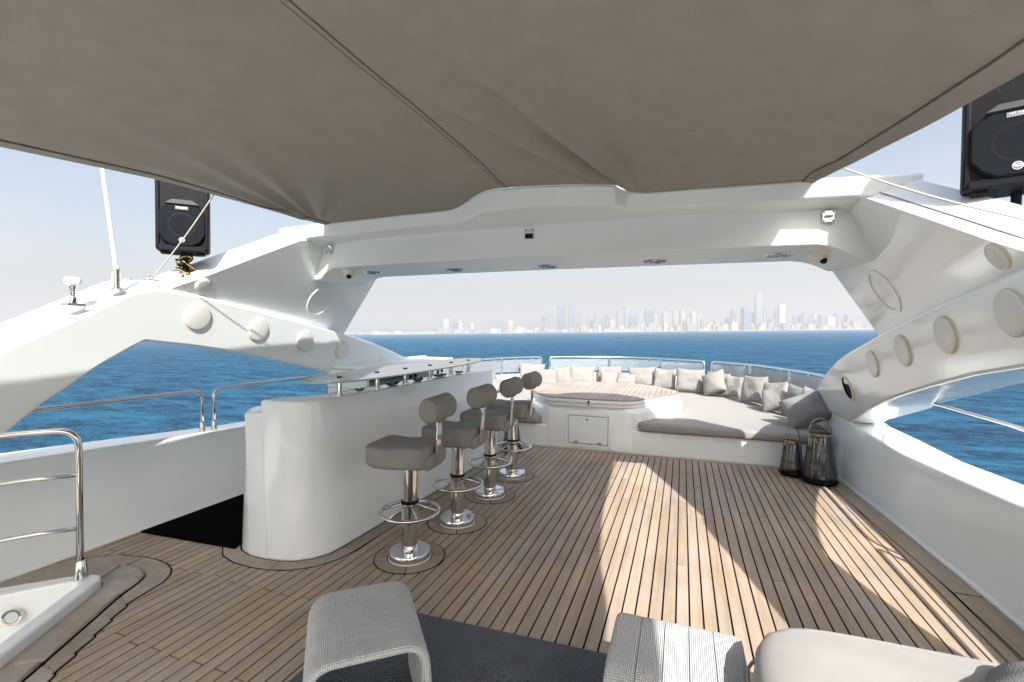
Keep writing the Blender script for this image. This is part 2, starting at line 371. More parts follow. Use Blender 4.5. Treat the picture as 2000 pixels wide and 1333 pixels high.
# ------------------------------------------------------------------ sea, shore, sky side of the world
def disc(rad, seg=96):
    bm = new(); vs = [bm.verts.new((rad*math.cos(2*math.pi*k/seg), rad*math.sin(2*math.pi*k/seg), 0)) for k in range(seg)]; bm.faces.new(vs); return bm
sea = struct(obj('sea', disc(14000), seam_)); sea.rotation_mode = 'QUATERNION'; sea.rotation_quaternion = Q; sea.location = QM @ Vector((0, 0, SEA_Z))
hz = obj('haze', box(-15000, 15000, -15000, 15000, -2, 395), plain('haze air', (.8, .8, .8)))
hz.rotation_mode = 'QUATERNION'; hz.rotation_quaternion = Q; hz.location = QM @ Vector((0, 0, SEA_Z)); hz['kind'] = 'stuff'
hm = MATS['haze air']; nt = hm.node_tree; nt.nodes.clear()
o = N(nt, 'ShaderNodeOutputMaterial'); v = N(nt, 'ShaderNodeVolumePrincipled'); v.inputs['Color'].default_value = (.93, .95, .97, 1); v.inputs['Density'].default_value = .00035; v.inputs['Anisotropy'].default_value = .14
nt.links.new(v.outputs[0], o.inputs['Volume'])
CD = 3600.0; K = CD/915.7
def cpos(px, d=CD, z=0):
    """px: image column (2000 wide) only used as a bearing from the boat; d: metres ahead"""
    lat = (px-1000)/915.7*d
    p = fwd0*d + rt0*lat; return QM @ Vector((p.x, p.y, SEA_Z+z))
bm = new()
near, far = [], []
for i in range(61):
    px = 380+i*24.5; d = 3500 + 60*math.sin(i*.7)+40*math.sin(i*1.9+1) - (i-30)*4
    for lst, dd, z in ((near, d, .0), (far, 5200, 9)):
        lat = (px-1000)/915.7*dd; p = fwd0*dd+rt0*lat; lst.append((p.x, p.y, z))
mid = [((a[0]*.97+b[0]*.03), (a[1]*.97+b[1]*.03), 4.5) for a, b in zip(near, far)]
rows = [[bm.verts.new(p) for p in r] for r in ([(x, y, -1) for x, y, z in near], mid, far)]
for a, b in zip(rows, rows[1:]):
    for i in range(60): bm.faces.new((a[i], a[i+1], b[i+1], b[i]))
sh = struct(obj('far_shore', bm, sandm)); sh.rotation_mode = 'QUATERNION'; sh.rotation_quaternion = Q; sh.location = QM @ Vector((0, 0, SEA_Z))
YROT = Q @ Quaternion((0, 0, 1), YAW)
def tower(name, px, w, h, mat, d=CD, label=None, group=None, depth=None, style=0, cat='skyscraper'):
    k = d/915.7; w *= k; h *= k; dp = depth or min(w, 60)*.9
    root = bpy.data.objects.new(name, None); COL.objects.link(root); root.rotation_mode = 'QUATERNION'; root.rotation_quaternion = YROT; root.location = cpos(px, d, 2)
    tag(root, label, cat, group)
    bm = new()
    if style == 0: add_box(bm, -w/2, w/2, -dp/2, dp/2, 0, h)
    elif style == 1:   # stepped
        add_box(bm, -w/2, w*.12, -dp/2, dp/2, 0, h); add_box(bm, w*.12+.5, w/2, -dp*.4, dp*.4, 0, h*.86); 
    elif style == 2:   # slanted top
        lo = [(-w/2, -dp/2), (w/2, -dp/2), (w/2, dp/2), (-w/2, dp/2)]; prism(bm, lo, 0, h)
        for v in bm.verts:
            if v.co.z > h-1 and v.co.x < 0: v.co.z -= w*.22
    elif style == 3:   # tapered
        prism(bm, [(-w/2, -dp/2), (w/2, -dp/2), (w/2, dp/2), (-w/2, dp/2)], 0, h)
        for v in bm.verts:
            if v.co.z > h-1: v.co.x *= .55; v.co.y *= .55
    obj('facade', bm, TM[mat], root)
    if style == 3: obj('spire', tube(new(), [(0, 0, h-2), (0, 0, h*1.09)], [w*.08, w*.01], 6), TM['w'], root)
    if style == 0 and h > 120: obj('roof_plant', box(-w*.28, w*.28, -dp*.25, dp*.25, h-.5, h+7), TM['g'], root)
    return root
def grp(x0, sc, base, data):
    o_ = []
    for u0, u1, t, c in data: o_.append((x0+(u0+u1)/2/sc, (u1-u0)/sc, (base-t)/sc, c))
    return o_
A_ = grp(1040, 6.25, 550, [(105,150,385,'b'),(150,205,270,'g'),(205,235,385,'c'),(240,300,250,'g'),(310,385,185,'b'),(388,428,262,'g'),(432,488,165,'b'),(490,515,262,'b'),(545,595,305,'g'),(600,640,382,'c'),(650,690,375,'g'),(700,722,400,'g'),(725,750,380,'b'),(754,805,315,'g'),(820,850,420,'b'),(860,885,382,'b'),(895,940,340,'b'),(945,1000,392,'c'),(1030,1090,315,'g'),(1120,1185,250,'g'),(1190,1270,360,'b'),(1275,1300,345,'g'),(1372,1470,280,'b'),(1480,1528,340,'c'),(1532,1580,312,'g'),(1590,1648,315,'c'),(1652,1700,340,'c'),(1710,1790,305,'c'),(1800,1870,300,'c'),(1880,1930,350,'g'),(1935,1990,312,'c')])
B_ = grp(1340, 5.882, 530, [(0,45,372,'c'),(50,110,350,'c'),(130,163,360,'c'),(167,205,385,'g'),(208,240,400,'c'),(244,305,430,'c'),(325,385,420,'c'),(400,443,410,'c'),(447,485,375,'c'),(495,515,420,'c'),(518,575,292,'g'),(580,598,375,'w'),(602,640,370,'c'),(740,775,330,'c'),(777,793,400,'b'),(885,905,270,'g'),(952,1000,400,'w'),(1015,1050,285,'b'),(1130,1200,312,'g'),(1210,1300,370,'b'),(1310,1328,350,'g'),(1332,1396,345,'g'),(1400,1450,355,'b'),(1460,1490,350,'w'),(1493,1530,400,'g'),(1535,1590,360,'b'),(1600,1690,385,'w'),(1705,1780,355,'b'),(1830,1900,360,'b')])
C_ = grp(820, 2.27, 252, [(85,101,230,'c'),(106,130,186,'w'),(132,149,215,'g'),(151,170,207,'b'),(173,191,196,'w'),(195,220,208,'g'),(226,241,205,'w'),(250,272,195,'g'),(328,350,195,'b'),(352,372,205,'b'),(392,413,196,'c'),(430,450,225,'w'),(455,470,228,'c'),(505,525,198,'g'),(540,552,185,'b')])
cn = dict(b='blue', g='grey', c='cream', w='white')
ORD = ['first', 'second', 'third', 'fourth', 'fifth', 'sixth', 'seventh', 'eighth', 'ninth', 'tenth', 'eleventh', 'twelfth', 'thirteenth', 'fourteenth', 'fifteenth', 'sixteenth', 'seventeenth', 'eighteenth', 'nineteenth', 'twentieth']
for lst, where, gname in ((A_, 'the downtown cluster behind the middle rail', 'towers of the far skyline behind the front rail'), (B_, 'the cluster ending at the right strut', 'towers of the far skyline left of the right strut'), (C_, 'the outlying cluster at the left', 'outlying towers of the far skyline')):
    for i, (px, w, h, c) in enumerate(lst):
        d = CD + (i*137 % 5)*70
        nm = {'b': 'glass_tower', 'g': 'office_tower', 'c': 'apartment_tower', 'w': 'apartment_tower'}[c]
        st = 3 if (px, c) == (A_[6][0], 'b') else (0 if i % 4 else 1) if w > 7 else 0
        left = i < len(lst)/2
        o_ = ORD[i] if left else ORD[len(lst)-1-i]
        tower(nm, px, w, h, c, d, '%s %s hazy tower, %s from the %s in %s' % ('tall' if h > 38 else 'low', cn[c], o_, 'left' if left else 'right', where), gname, style=st)
tower('glass_tower', 1340+828/5.882, 67/5.882, (530-95)/5.882, 'g', CD, 'tallest slab tower of the skyline, blue grey with a slanting roof', style=2, depth=30)
tower('glass_tower', 1340+690/5.882, 90/5.882, (530-265)/5.882, 'b', CD-60, 'wide dark blue stepped tower just left of the tallest one', style=1)
tower('office_tower', 1340+1092/5.882, 67/5.882, (530-238)/5.882, 'w', CD, 'white capped broad tower right of the tallest skyline tower', style=0)
tower('office_tower', 1340+928/5.882, 25/5.882, (530-225)/5.882, 'g', CD+200, 'thin grey needle tower right behind the tallest skyline tower', style=3)
rr = random.Random(3)
for i in range(84):
    px = 862+i*9.7+rr.uniform(-4, 4); c = rr.choice('cwwgc')
    tower('low_block', px, rr.uniform(5, 14), rr.uniform(4, 17 if px > 1130 else 9), c, 3520+rr.uniform(0, 60), 'pale low-rise block on the far shore at the foot of the towers', 'low blocks along the far shore', cat='building')
for i in range(26):
    tower('low_block', 560+i*12+rr.uniform(-5, 5), rr.uniform(8, 20), rr.uniform(2, 7), rr.choice('cw'), 3600, 'sandy low block on the far shore left of the towers', 'low sandy blocks at the left of the far shore', cat='building')
# white suspension pylon and observation wheel on the waterfront
t = thing('cable_pylon', 'white A-shaped pylon standing on the hazy waterfront', 'pylon', cpos(1254, 3500, 1)); t.rotation_mode = 'QUATERNION'; t.rotation_quaternion = YROT
for s in (-1, 1):
    obj('leg', tube(new(), [(s*34, 0, 0), (s*4, 0, 140)], [5, 2.5], 6), TM['w'], t)
obj('crossbar', box(-8, 8, -2, 2, 92, 97), TM['w'], t)
t = thing('observation_wheel', 'huge pale observation wheel faint in the haze behind the pylon', 'ferris wheel', cpos(1256, 3560, 2)); t.rotation_mode = 'QUATERNION'; t.rotation_quaternion = YROT
C_w = Vector((0, 0, 150))
obj('rim', tube(new(), [C_w+Vector((math.cos(a)*118, 0, math.sin(a)*118)) for a in [2*math.pi*k/48 for k in range(48)]], 1.1, 5, closed=True), TM['w'], t)
b = new()
for k in range(16):
    a = 2*math.pi*k/16; tube(b, [C_w, C_w+Vector((math.cos(a)*118, 0, math.sin(a)*118))], .25, 4)
obj('spokes', b, TM['w'], t)
# a small white boat by the left shore
t = thing('motorboat', 'tiny white motorboat on the water near the left far shore', 'boat', cpos(727, 2900, 0)); t.rotation_mode = 'QUATERNION'; t.rotation_quaternion = YROT
b = new(); prism(b, [(-9, -2), (7, -2), (11, 0), (7, 2), (-9, 2)], -.3, 2); obj('hull', b, whitep, t)
obj('cabin', box(-4, 3, -1.4, 1.4, 2, 4.3), whitep, t)

# ------------------------------------------------------------------ deck
notch = [(-2.56, .5), (-3.25, 1.70), (-3.36, 1.80), (-3.52, 1.70), (-3.72, 1.50), (-3.92, 1.2), (-4.0, .5)]
deck = struct(obj('deck', prism(new(), [(1.95, -7), (1.95, 6.4), (-4.2, 6.4), (-4.2, .5)] + [notch[-1]] + notch[-2::-1] + [(-2.56, -7)], -.03, -.006), caulk))
def bound(x):
    if x > -2.62: return .9
    if x > -3.30: return 1.86-(x+3.30)*1.687 if False else 1.84-(x+3.30)*1.687
    if x > -3.95: return 1.86+(x+3.30)*.15
    return 1.7
unit = bpy.data.meshes.new('plank'); b = box(-.5, .5, -.5, .5, -.5, .5); b.to_mesh(unit); b.free(); unit.materials.append(tk)
PW = .0727; rr = random.Random(5)
x = -.013 - PW*56
i = 0; aftb = new(); np_ = 0
while x < 1.80:
    cx = x+PW/2
    y0 = bound(cx); par = i % 2
    js = [2.16, 4.56] if par else [1.56, 3.40, 5.16] if i % 8 == 0 else [1.56, 5.16]
    js = [j+rr.uniform(-.015, .015) + (cx-(-2.4))*(.0 if par else .0) for j in js]
    ys = [y0] + [j for j in js if j > y0+.25] + [6.22 if cx < -.2 else 6.28]
    if y0 < 0: ys = [ys[0]]+ys[1:]
    if cx > -2.62:
        for a, c_ in ((-7, -4.6+par), (-4.6+par, -2.2+par), (-2.2+par, .9)): add_box(aftb, cx-PW/2+.005, cx+PW/2-.005, a+.004, c_-.004, -.018, 0)
    for a, c_ in zip(ys, ys[1:]):
        np_ += 1
        o = bpy.data.objects.new('plank', unit); COL.objects.link(o); o.parent = deck
        o.location = (cx, (a+c_)/2, -.009); o.scale = (PW-.0102, c_-a-.008, .018)
    x += PW; i += 1
ap = obj('aft_planking', aftb, tk, deck); ap['kind'] = 'stuff'
# margin board along the starboard bulwark and along the lounge foot
def board(name, pts, z0, z1, mat, par=deck, bev=.002):
    return obj(name, prism(new(), pts, z0, z1), mat, par, bevel=bev, segs=1)
for ya, yb in ((-7, .9), (.908, 3.62), (3.628, 6.2)):
    wx = lambda y: 1.80-.013*(max(y, -1)+1) - (.10*max(0, y-4.2)/1.9)
    board('black_seam', [(wx(ya)-.151, ya), (wx(ya)+.05, ya), (wx(yb)+.05, yb), (wx(yb)-.151, yb)], -.004, .0012, caulk, bev=0)
    board('margin_board', [(wx(ya)-.145, ya+.004), (wx(ya)+.05, ya+.004), (wx(yb)+.05, yb-.004), (wx(yb)-.145, yb-.004)], -.004, .0035, tk)
board('margin_board', [(-3.9, 6.17), (-1.2, 6.175), (-1.2, 6.30), (-3.9, 6.30)], -.004, .004, tk_m)
board('margin_board', [(-1.192, 6.175), (1.62, 6.255), (1.62, 6.38), (-1.192, 6.30)], -.004, .004, tk_m)
def ring_part(cx, cy, r0, r1, a0, a1, z0, z1, name, mat, par, n=10):
    pts = [(cx+r1*math.cos(a0+(a1-a0)*k/n), cy+r1*math.sin(a0+(a1-a0)*k/n)) for k in range(n+1)] + [(cx+r0*math.cos(a1+(a0-a1)*k/n), cy+r0*math.sin(a1+(a0-a1)*k/n)) for k in range(n+1)]
    return obj(name, prism(new(), pts, z0, z1), mat, par)
STOOLS = [(-1.79, 2.84), (-1.746, 3.50), (-1.742, 4.19), (-1.745, 4.84)]
for (sx, sy) in STOOLS:
    obj('black_seam', lathe(new(), [(0, -.004), (.249, -.004), (.249, .0015), (0, .0015)], 40, (sx, sy, 0)), caulk, deck)
    for k in range(4):
        a0 = R(24+90*k)+.02; ring_part(sx, sy, .158, .241, a0, a0+math.pi/2-.03, -.003, .004, 'ring_board', tk_d, deck)
    obj('base_ring', lathe(new(), [(.10, 0), (.150, 0), (.150, .010), (.10, .010)], 40, (sx, sy, 0)), gel_lt, deck)
# margin boards round the foot of the bar
bar_foot = [(-2.25, 5.72), (-2.275, 4.1), (-2.32, 2.95), (-2.325, 2.78), (-2.345, 2.66), (-2.40, 2.565), (-2.48, 2.50), (-2.58, 2.463), (-2.70, 2.45), (-2.85, 2.455), (-2.97, 2.49), (-3.06, 2.56), (-3.105, 2.66), (-3.11, 2.8), (-3.11, 5.72)]
def offset(pts, d):
    o_ = []
    for i in range(len(pts)):
        a = Vector(pts[max(i-1, 0)]); c = Vector(pts[min(i+1, len(pts)-1)]); t_ = (c-a).normalized(); n_ = Vector((-t_.y, t_.x)); p = Vector(pts[i])+n_*d; o_.append((p.x, p.y))
    return o_
off = -1 if offset(bar_foot, .1)[1][0] < bar_foot[1][0] else 1
segs_ = [(0, 1), (1, 3), (3, 7), (7, 10), (10, 13)]
bo, bi = offset(bar_foot, .118*off), offset(bar_foot, .01*off)
bb = offset(bar_foot, .127*off)
board('black_seam', bb[:13] + bar_foot[12::-1], -.004, .0015, caulk, bev=0)
for a, c_ in segs_:
    if c_ == 13: c_ = 12
    if a >= c_: continue
    q = [Vector(p) for p in bo[a:c_+1]]; w_ = [Vector(p) for p in bi[a:c_+1]]
    q[0] = q[0]+(q[1]-q[0]).normalized()*.004; w_[0] = w_[0]+(w_[1]-w_[0]).normalized()*.004
    board('margin_board', [tuple(p) for p in q]+[tuple(p) for p in w_[::-1]], -.003, .004, tk_m)

# ------------------------------------------------------------------ stairwell, port side near
def poly_smooth(pts, n=4):
    return [(v.x, v.y) for v in arc_round([(p[0], p[1], 0) for p in pts], .09, n)]
hatch = thing('stair_hatch', 'white moulded stairwell rim let into the teak at the lower left', 'stairwell', (-3.2, 1.3, 0))
H0 = Vector((-3.2, 1.3))
def loc(pts): return [(p[0]-H0.x, p[1]-H0.y) for p in pts]
outer = [(-2.58, .55), (-2.947, 1.202), (-3.22, 1.67), (-3.275, 1.745), (-3.30, 1.79), (-3.345, 1.822), (-3.40, 1.812), (-3.512, 1.735), (-3.716, 1.53), (-3.86, 1.33), (-3.98, 1.0), (-4.02, .5)]
inner = [(-2.74, .55), (-3.078, 1.256), (-3.30, 1.62), (-3.335, 1.685), (-3.365, 1.715), (-3.395, 1.728), (-3.42, 1.72), (-3.47, 1.665), (-3.623, 1.482), (-3.76, 1.28), (-3.87, 1.0), (-3.9, .5)]
bm = new()
oz = [bm.verts.new((x_-H0.x, y_-H0.y, -.02)) for x_, y_ in outer]; ot = [bm.verts.new((x_-H0.x, y_-H0.y, .08)) for x_, y_ in outer]
it = [bm.verts.new((x_-H0.x, y_-H0.y, .075)) for x_, y_ in inner]; ib = [bm.verts.new((x_*.97-.09-H0.x, y_-.16-H0.y, -.95)) for x_, y_ in inner]
for i in range(len(outer)-1):
    for a, c_ in ((oz, ot), (ot, it), (it, ib)): bm.faces.new((a[i], a[i+1], c_[i+1], c_[i]))
obj('rim', bm, gel_lt, hatch, bevel=.012, segs=3)
obj('step', prism(new(), loc([(-2.7, .3), (-2.98, .98), (-3.12, 1.18), (-3.3, 1.2), (-3.85, .9), (-3.9, .3)]), -.42, -.38), tk_d, hatch, bevel=.006)
ln = new(); Ml = frame((.02-.36+.0, .0, 0), (.55, -.83, .12)); 
lp = Vector((-3.47-H0.x+.055, 1.50-H0.y+.0, -.02))
d_ = Vector((.62, -.72, .05)).normalized()
lp = Vector((-3.555-H0.x, 1.505-H0.y, -.045)); Ml = frame(lp+d_*.0, d_)
fl_ = obj('courtesy_light', lathe(new(), [(.0, .0), (.045, .0), (.045, .014), (.034, .016), (.030, .008), (0, .008)], 28, M=Ml), chrome, hatch, smooth='auto')
obj('lens', lathe(new(), [(0, .006), (.031, .006), (.030, .012), (0, .016)], 24, M=Ml), lensm, fl_, smooth='auto')
# two teak boards that frame the stairwell, the inner one a raised tread
tr = [(-2.50, .55), (-2.75, 1.16), (-2.83, 1.30), (-2.99, 1.57), (-3.13, 1.80), (-3.18, 1.93), (-3.23, 2.0), (-3.33, 2.035), (-3.50, 2.03), (-3.70, 1.96), (-3.86, 1.80), (-3.95, 1.62)]
inn = [(-2.585, .55), (-2.80, .945), (-2.953, 1.206), (-3.08, 1.43), (-3.226, 1.675), (-3.282, 1.75), (-3.305, 1.795), (-3.345, 1.828), (-3.40, 1.818), (-3.515, 1.741), (-3.72, 1.536), (-3.80, 1.45)]
def finger():
    o_ = [(-2.36, .55), (-2.58, 1.08)]; x0 = -.013-PW*36
    for k in range(36, 42):
        xx = -.013-PW*k; yy = 1.22+(-2.66-xx)*1.62
        if k > 36: o_ += [(xx+.010, yy-.010), (xx-.008, yy-.016), (xx-.016, yy+.004)]
        else: o_ += [(xx, yy)]
    return o_
mg = finger()+[(-3.035, 1.90), (-3.055, 1.99), (-3.10, 2.065), (-3.17, 2.12), (-3.26, 2.155), (-3.38, 2.172), (-3.50, 2.17), (-3.72, 2.12), (-3.93, 1.98), (-3.97, 1.9)]
for a, c_ in ((0, 2), (2, 4), (4, 8), (8, 11)):
    g_ = .003
    A1 = [Vector(p) for p in tr[a:c_+1]]; B1 = [Vector(p) for p in inn[a:c_+1]]; mi = {0: 0, 2: 5, 4: 17, 8: 24, 11: 27}; C1 = [Vector(p) for p in mg[mi[a]:mi[c_]+1]]
    for l_ in (A1, B1, C1):
        l_[0] = l_[0]+(l_[1]-l_[0]).normalized()*g_; l_[-1] = l_[-1]+(l_[-2]-l_[-1]).normalized()*g_
    board('tread_board', [tuple(p) for p in A1]+[tuple(p) for p in B1[::-1]], -.004, .024, tk_m, bev=.009)
    D1 = [p.copy() for p in A1]
    cen = sum((p for p in C1), Vector((0, 0)))/len(C1)
    D1 = [p+(cen-p)*.03 for p in D1]
    board('margin_board', [tuple(p) for p in C1]+[tuple(p) for p in D1[::-1]], -.004, .004, tk_m)
# notched caulk line where planks are fingered into the margin
bm = new()
pts = mg[::-1][3:]
tube(bm, [(p[0]+.006, p[1]+.004, .001) for p in arc_round([(q[0], q[1], 0) for q in mg], .022, 4)], .004, 6)
obj('black_seam', bm, caulk, deck)
bm = new(); tube(bm, [(p[0]+.003, p[1]+.002, .004) for p in arc_round([(q[0], q[1], 0) for q in tr], .12, 5)], .006, 6); obj('black_seam', bm, caulk, deck)
# stair rail
def rail_mesh(*paths, r=.017):
    bm = new()
    for p, rad in paths: tube(bm, arc_round(p, rad, 8) if rad else p, r, 14)
    return bm
sr = thing('stair_railing', 'polished steel railing with two lower bars standing on the stairwell rim', 'railing', (-3.42, 1.76, .08))
def rel(p): return [(a-(-3.42), b_-1.76, c_-.08) for a, b_, c_ in p]
obj('top_rail', rail_mesh((rel([(-3.42, 1.755, .10), (-3.42, 1.755, .985), (-3.60, 1.55, .985), (-3.86, 1.1, .985), (-4.0, .3, .985)]), .11), r=.018), chrome, sr, smooth=True)
for z_ in (.71, .385):
    obj('side_bar', rail_mesh((rel([(-3.43, 1.745, z_), (-3.60, 1.55, z_), (-3.86, 1.1, z_-.005), (-4.0, .3, z_-.01)]), .1), r=.0125), chrome, sr, smooth=True)
obj('base_cup', lathe(new(), [(0, 0), (.036, 0), (.034, .015), (.024, .10), (.0185, .11)], 24), chrome, sr, smooth='auto')

# ------------------------------------------------------------------ bulwarks (a: half breadth from the centre line)
def zt(y):
    T = [(-7, .76), (-3, .74), (1.7, .708), (2.5, .665), (3.5, .61), (4.9, .572), (5.8, .665), (6.6, .68), (12, .69)]
    for (a, za), (b_, zb) in zip(T, T[1:]):
        if y <= b_: return za+(zb-za)*(max(y, a)-a)/(b_-a)
    return .69
ST = [  # (y, foot a, top a, outer a)
 (-7, 2.96, 3.10, 3.62), (-3, 2.96, 3.10, 3.62), (0, 2.95, 3.09, 3.62), (1.7, 2.94, 3.04, 3.60), (2.5, 2.93, 3.03, 3.55), (3.5, 2.92, 3.02, 3.45), (4.2, 2.89, 2.98, 3.40), (4.9, 2.86, 2.95, 3.36), (5.4, 2.83, 2.87, 3.28), (5.8, 2.81, 2.825, 3.20), (6.1, 2.81, 2.82, 3.18)]
def bulwark(side, label):
    bm = new(); rows = []
    foot_fix = .10 if side < 0 else 0
    for y, f, t_, o_ in ST:
        z = zt(y); f -= foot_fix*1; t_ -= 0
        prof = [(f+.06, -.05), (f-.025, .004), (f-.01, .02), (f+.004, .05), ((f+t_)/2, z/2), (t_, z), (o_, z-.03), (o_+.06, z-.12), (o_+.02, -1.2), (o_-.5, -6.4)]
        rows.append([bm.verts.new((XC+side*a, y, zz)) for a, zz in prof])
    for a, c_ in zip(rows, rows[1:]):
        for i in range(len(a)-1): bm.faces.new((a[i], a[i+1], c_[i+1], c_[i]))
    o = obj('bulwark', bm, gel, bevel=.016, segs=3, angle=30); return tag(o, label, 'bulwark')
bulwark(-1, 'white side bulwark of the yacht behind the bar and stairwell')
bulwark(1, 'white side bulwark along the right edge of the teak deck')
# bow coaming
arc = [(2.825, 5.90), (2.83, 6.3), (2.84, 7.0), (2.80, 7.5), (2.66, 8.05), (2.30, 9.02), (2.0, 9.42), (1.62, 9.80), (1.1, 10.15), (.55, 10.42), (0, 10.52)]
path = [(XC+a, y) for a, y in arc] + [(XC-a, y) for a, y in arc[-2::-1]]
def fine(p, n=5):
    P_ = [Vector((a, b_, 0)) for a, b_ in p]; o_ = []
    for i in range(len(P_)-1):
        p0, p1, p2, p3 = P_[max(i-1, 0)], P_[i], P_[i+1], P_[min(i+2, len(P_)-1)]
        for k in range(n):
            t_ = k/n; o_.append(.5*((2*p1)+(p2-p0)*t_+(2*p0-5*p1+4*p2-p3)*t_**2+(3*p1-p0-3*p2+p3)*t_**3))
    o_.append(P_[-1]); return o_
fp = fine(path)
def normal2(P_, i):
    t_ = (P_[min(i+1, len(P_)-1)]-P_[max(i-1, 0)]).normalized(); return Vector((t_.y, -t_.x, 0))
bm = new(); rows = []
for i, p in enumerate(fp):
    n_ = normal2(fp, i); z = zt(p.y)
    rows.append([bm.verts.new(p+n_*a+Vector((0, 0, zz))) for a, zz in ((-.02, .0), (0, z-.02), (.02, z), (.36, z-.02), (.42, z-.12), (.40, -1.2), (-.1, -6.4))])
for a, c_ in zip(rows, rows[1:]):
    for i in range(len(a)-1): bm.faces.new((a[i], a[i+1], c_[i+1], c_[i]))
tag(obj('bow_coaming', bm, gel, smooth='auto'), 'curved white coaming that closes the deck forward behind the pillows', 'coaming')
# hull deck plate forward of the coaming keeps the sea out of view below the deck
struct(obj('deck_underside', prism(new(), [(p.x, p.y) for p in fp] + [(XC-2.9, -3), (XC+2.9, -3)], -.08, -.035) if False else prism(new(), [(p.x, p.y) for p in fp], -.08, -.035), gel_lt))

# side handrails
def side_rail(side, y0, y1, open_start, label):
    a = 3.15; t_ = thing('handrail', label, 'handrail', (XC+side*a, y0, zt(y0)))
    zb = 1.012
    pts = []
    if not open_start: pts.append((0, 0, .0)); pts.append((0, 0, zb-zt(y0)))
    else: pts.append((0, 0, zb-zt(y0)))
    e = y1-y0
    pts.append((0, e, zb-zt(y0)))
    if open_start: pts.append((0, e, zt(y1)-zt(y0)-.01))
    obj('tube', rail_mesh((pts, .10), r=.0165), chrome, t_, smooth=True)
    yy = e if open_start else 0
    zz = zt(y1)-zt(y0)-.012 if open_start else -.012
    obj('base_cup', lathe(new(), [(0, 0), (.027, 0), (.026, .03), (.019, .09), (.017, .095)], 20, (0, yy, zz)), chrome, t_, smooth='auto')
    for k in ([.3, .6] if y1 > 4 or not open_start else [.08]):
        y_ = y0+e*k
        if not open_start and k > .5: continue
        if side > 0 or open_start is True and k < .2: pass
    return t_
side_rail(-1, -6.5, 3.19, True, 'steel handrail on the left bulwark, the section passing behind the arch leg')
side_rail(-1, 3.31, 4.75, False, 'steel handrail on the left bulwark, the section running behind the bar')
side_rail(1, -6.5, 3.19, True, 'steel handrail on the right bulwark, aft section out past the sofa')
side_rail(1, 3.31, 5.0, False, 'steel handrail on the right bulwark that runs in under the arch arm')

# ------------------------------------------------------------------ arches
def al(z): return 2.52-.2*(z-1.7) if z > 1.2 else 2.62+(1.2-z)*.36
def au(z): return 2.20+(2.43-z)*.56
arm_top = [(-.05, .62), (.6, .95), (1.54, 1.46), (1.97, 1.71), (2.22, 1.86), (2.36, 1.895), (2.55, 1.885), (3.3, 1.765), (4.0, 1.64), (4.6, 1.515), (5.1, 1.41), (5.5, 1.31), (5.95, 1.17), (6.4, 1.02), (6.9, .84), (7.25, .66)]
arm_bot = [(5.85, .655), (5.4, .79), (4.99, .92), (4.6, 1.03), (4.29, 1.11), (3.6, 1.275), (3.1, 1.385), (2.7, 1.452), (2.42, 1.487), (2.315, 1.500), (2.22, 1.445), (2.05, 1.335), (1.78, 1.12), (1.6, .93), (1.42, .70)]
def grid_fill(top, bot, n=46):
    """pair up the outlines so that faces run across the arm"""
    def resample(p, n):
        P_ = [Vector(q) for q in p]; L_ = [0]
        for a, b_ in zip(P_, P_[1:]): L_.append(L_[-1]+(b_-a).length)
        o_ = []
        for k in range(n+1):
            s = L_[-1]*k/n; j = max(i for i in range(len(L_)) if L_[i] <= s+1e-9); j = min(j, len(P_)-2)
            o_.append(P_[j].lerp(P_[j+1], (s-L_[j])/(L_[j+1]-L_[j])))
        return o_
    return resample(top, n), resample(bot, n)
# split at the knee so the pairing stays sensible
def arm(side):
    bm = new()
    kt, kb = 5, 9
    la_t, la_b = grid_fill(arm_top[:kt+1], arm_bot[kb:][::-1], 18)
    lb_t, lb_b = grid_fill(arm_top[kt:], arm_bot[:kb+1][::-1], 40)
    T = la_t+lb_t[1:]; B = la_b+lb_b[1:]
    rows = []
    for t_, b_ in zip(T, B):
        row = []
        m_ = 6
        for k in range(m_+1):
            p = b_.lerp(t_, k/m_); row.append((al(p.y), p.x, p.y))
        # rounded outer side, slightly higher than the inner lip
        yb_ = b_.x; wb = .56 if yb_ < 4.5 else (.56-(yb_-4.5)/.6*.08 if yb_ < 5.1 else max(.28, .48-(yb_-5.1)*.5)); zb_ = .08 if yb_ < 4.9 else max(0, .08-(yb_-4.9)*.12)
        o_top = (al(t_.y)+.36, t_.x, t_.y+.085+.05*max(0, min(1, (t_.x-4.6)/1.2))*max(0, min(1, (7.0-t_.x)/.6))); o_mid = (al((t_.y+b_.y)/2)+.58*min(1, (t_.y-b_.y)/.3), (t_.x+b_.x)/2, (t_.y+b_.y)/2+.06); o_bot = (al(b_.y)+wb, yb_, b_.y+zb_)
        ring = row + [o_top, o_mid, o_bot]
        rows.append([bm.verts.new((XC+side*a, y, z)) for a, y, z in ring])
    for a, c_ in zip(rows, rows[1:]):
        n = len(a)
        for i in range(n): bm.faces.new((a[i], a[(i+1) % n], c_[(i+1) % n], c_[i]))
    bm.faces.new(rows[0]); bm.faces.new(rows[-1][::-1])
    return bm
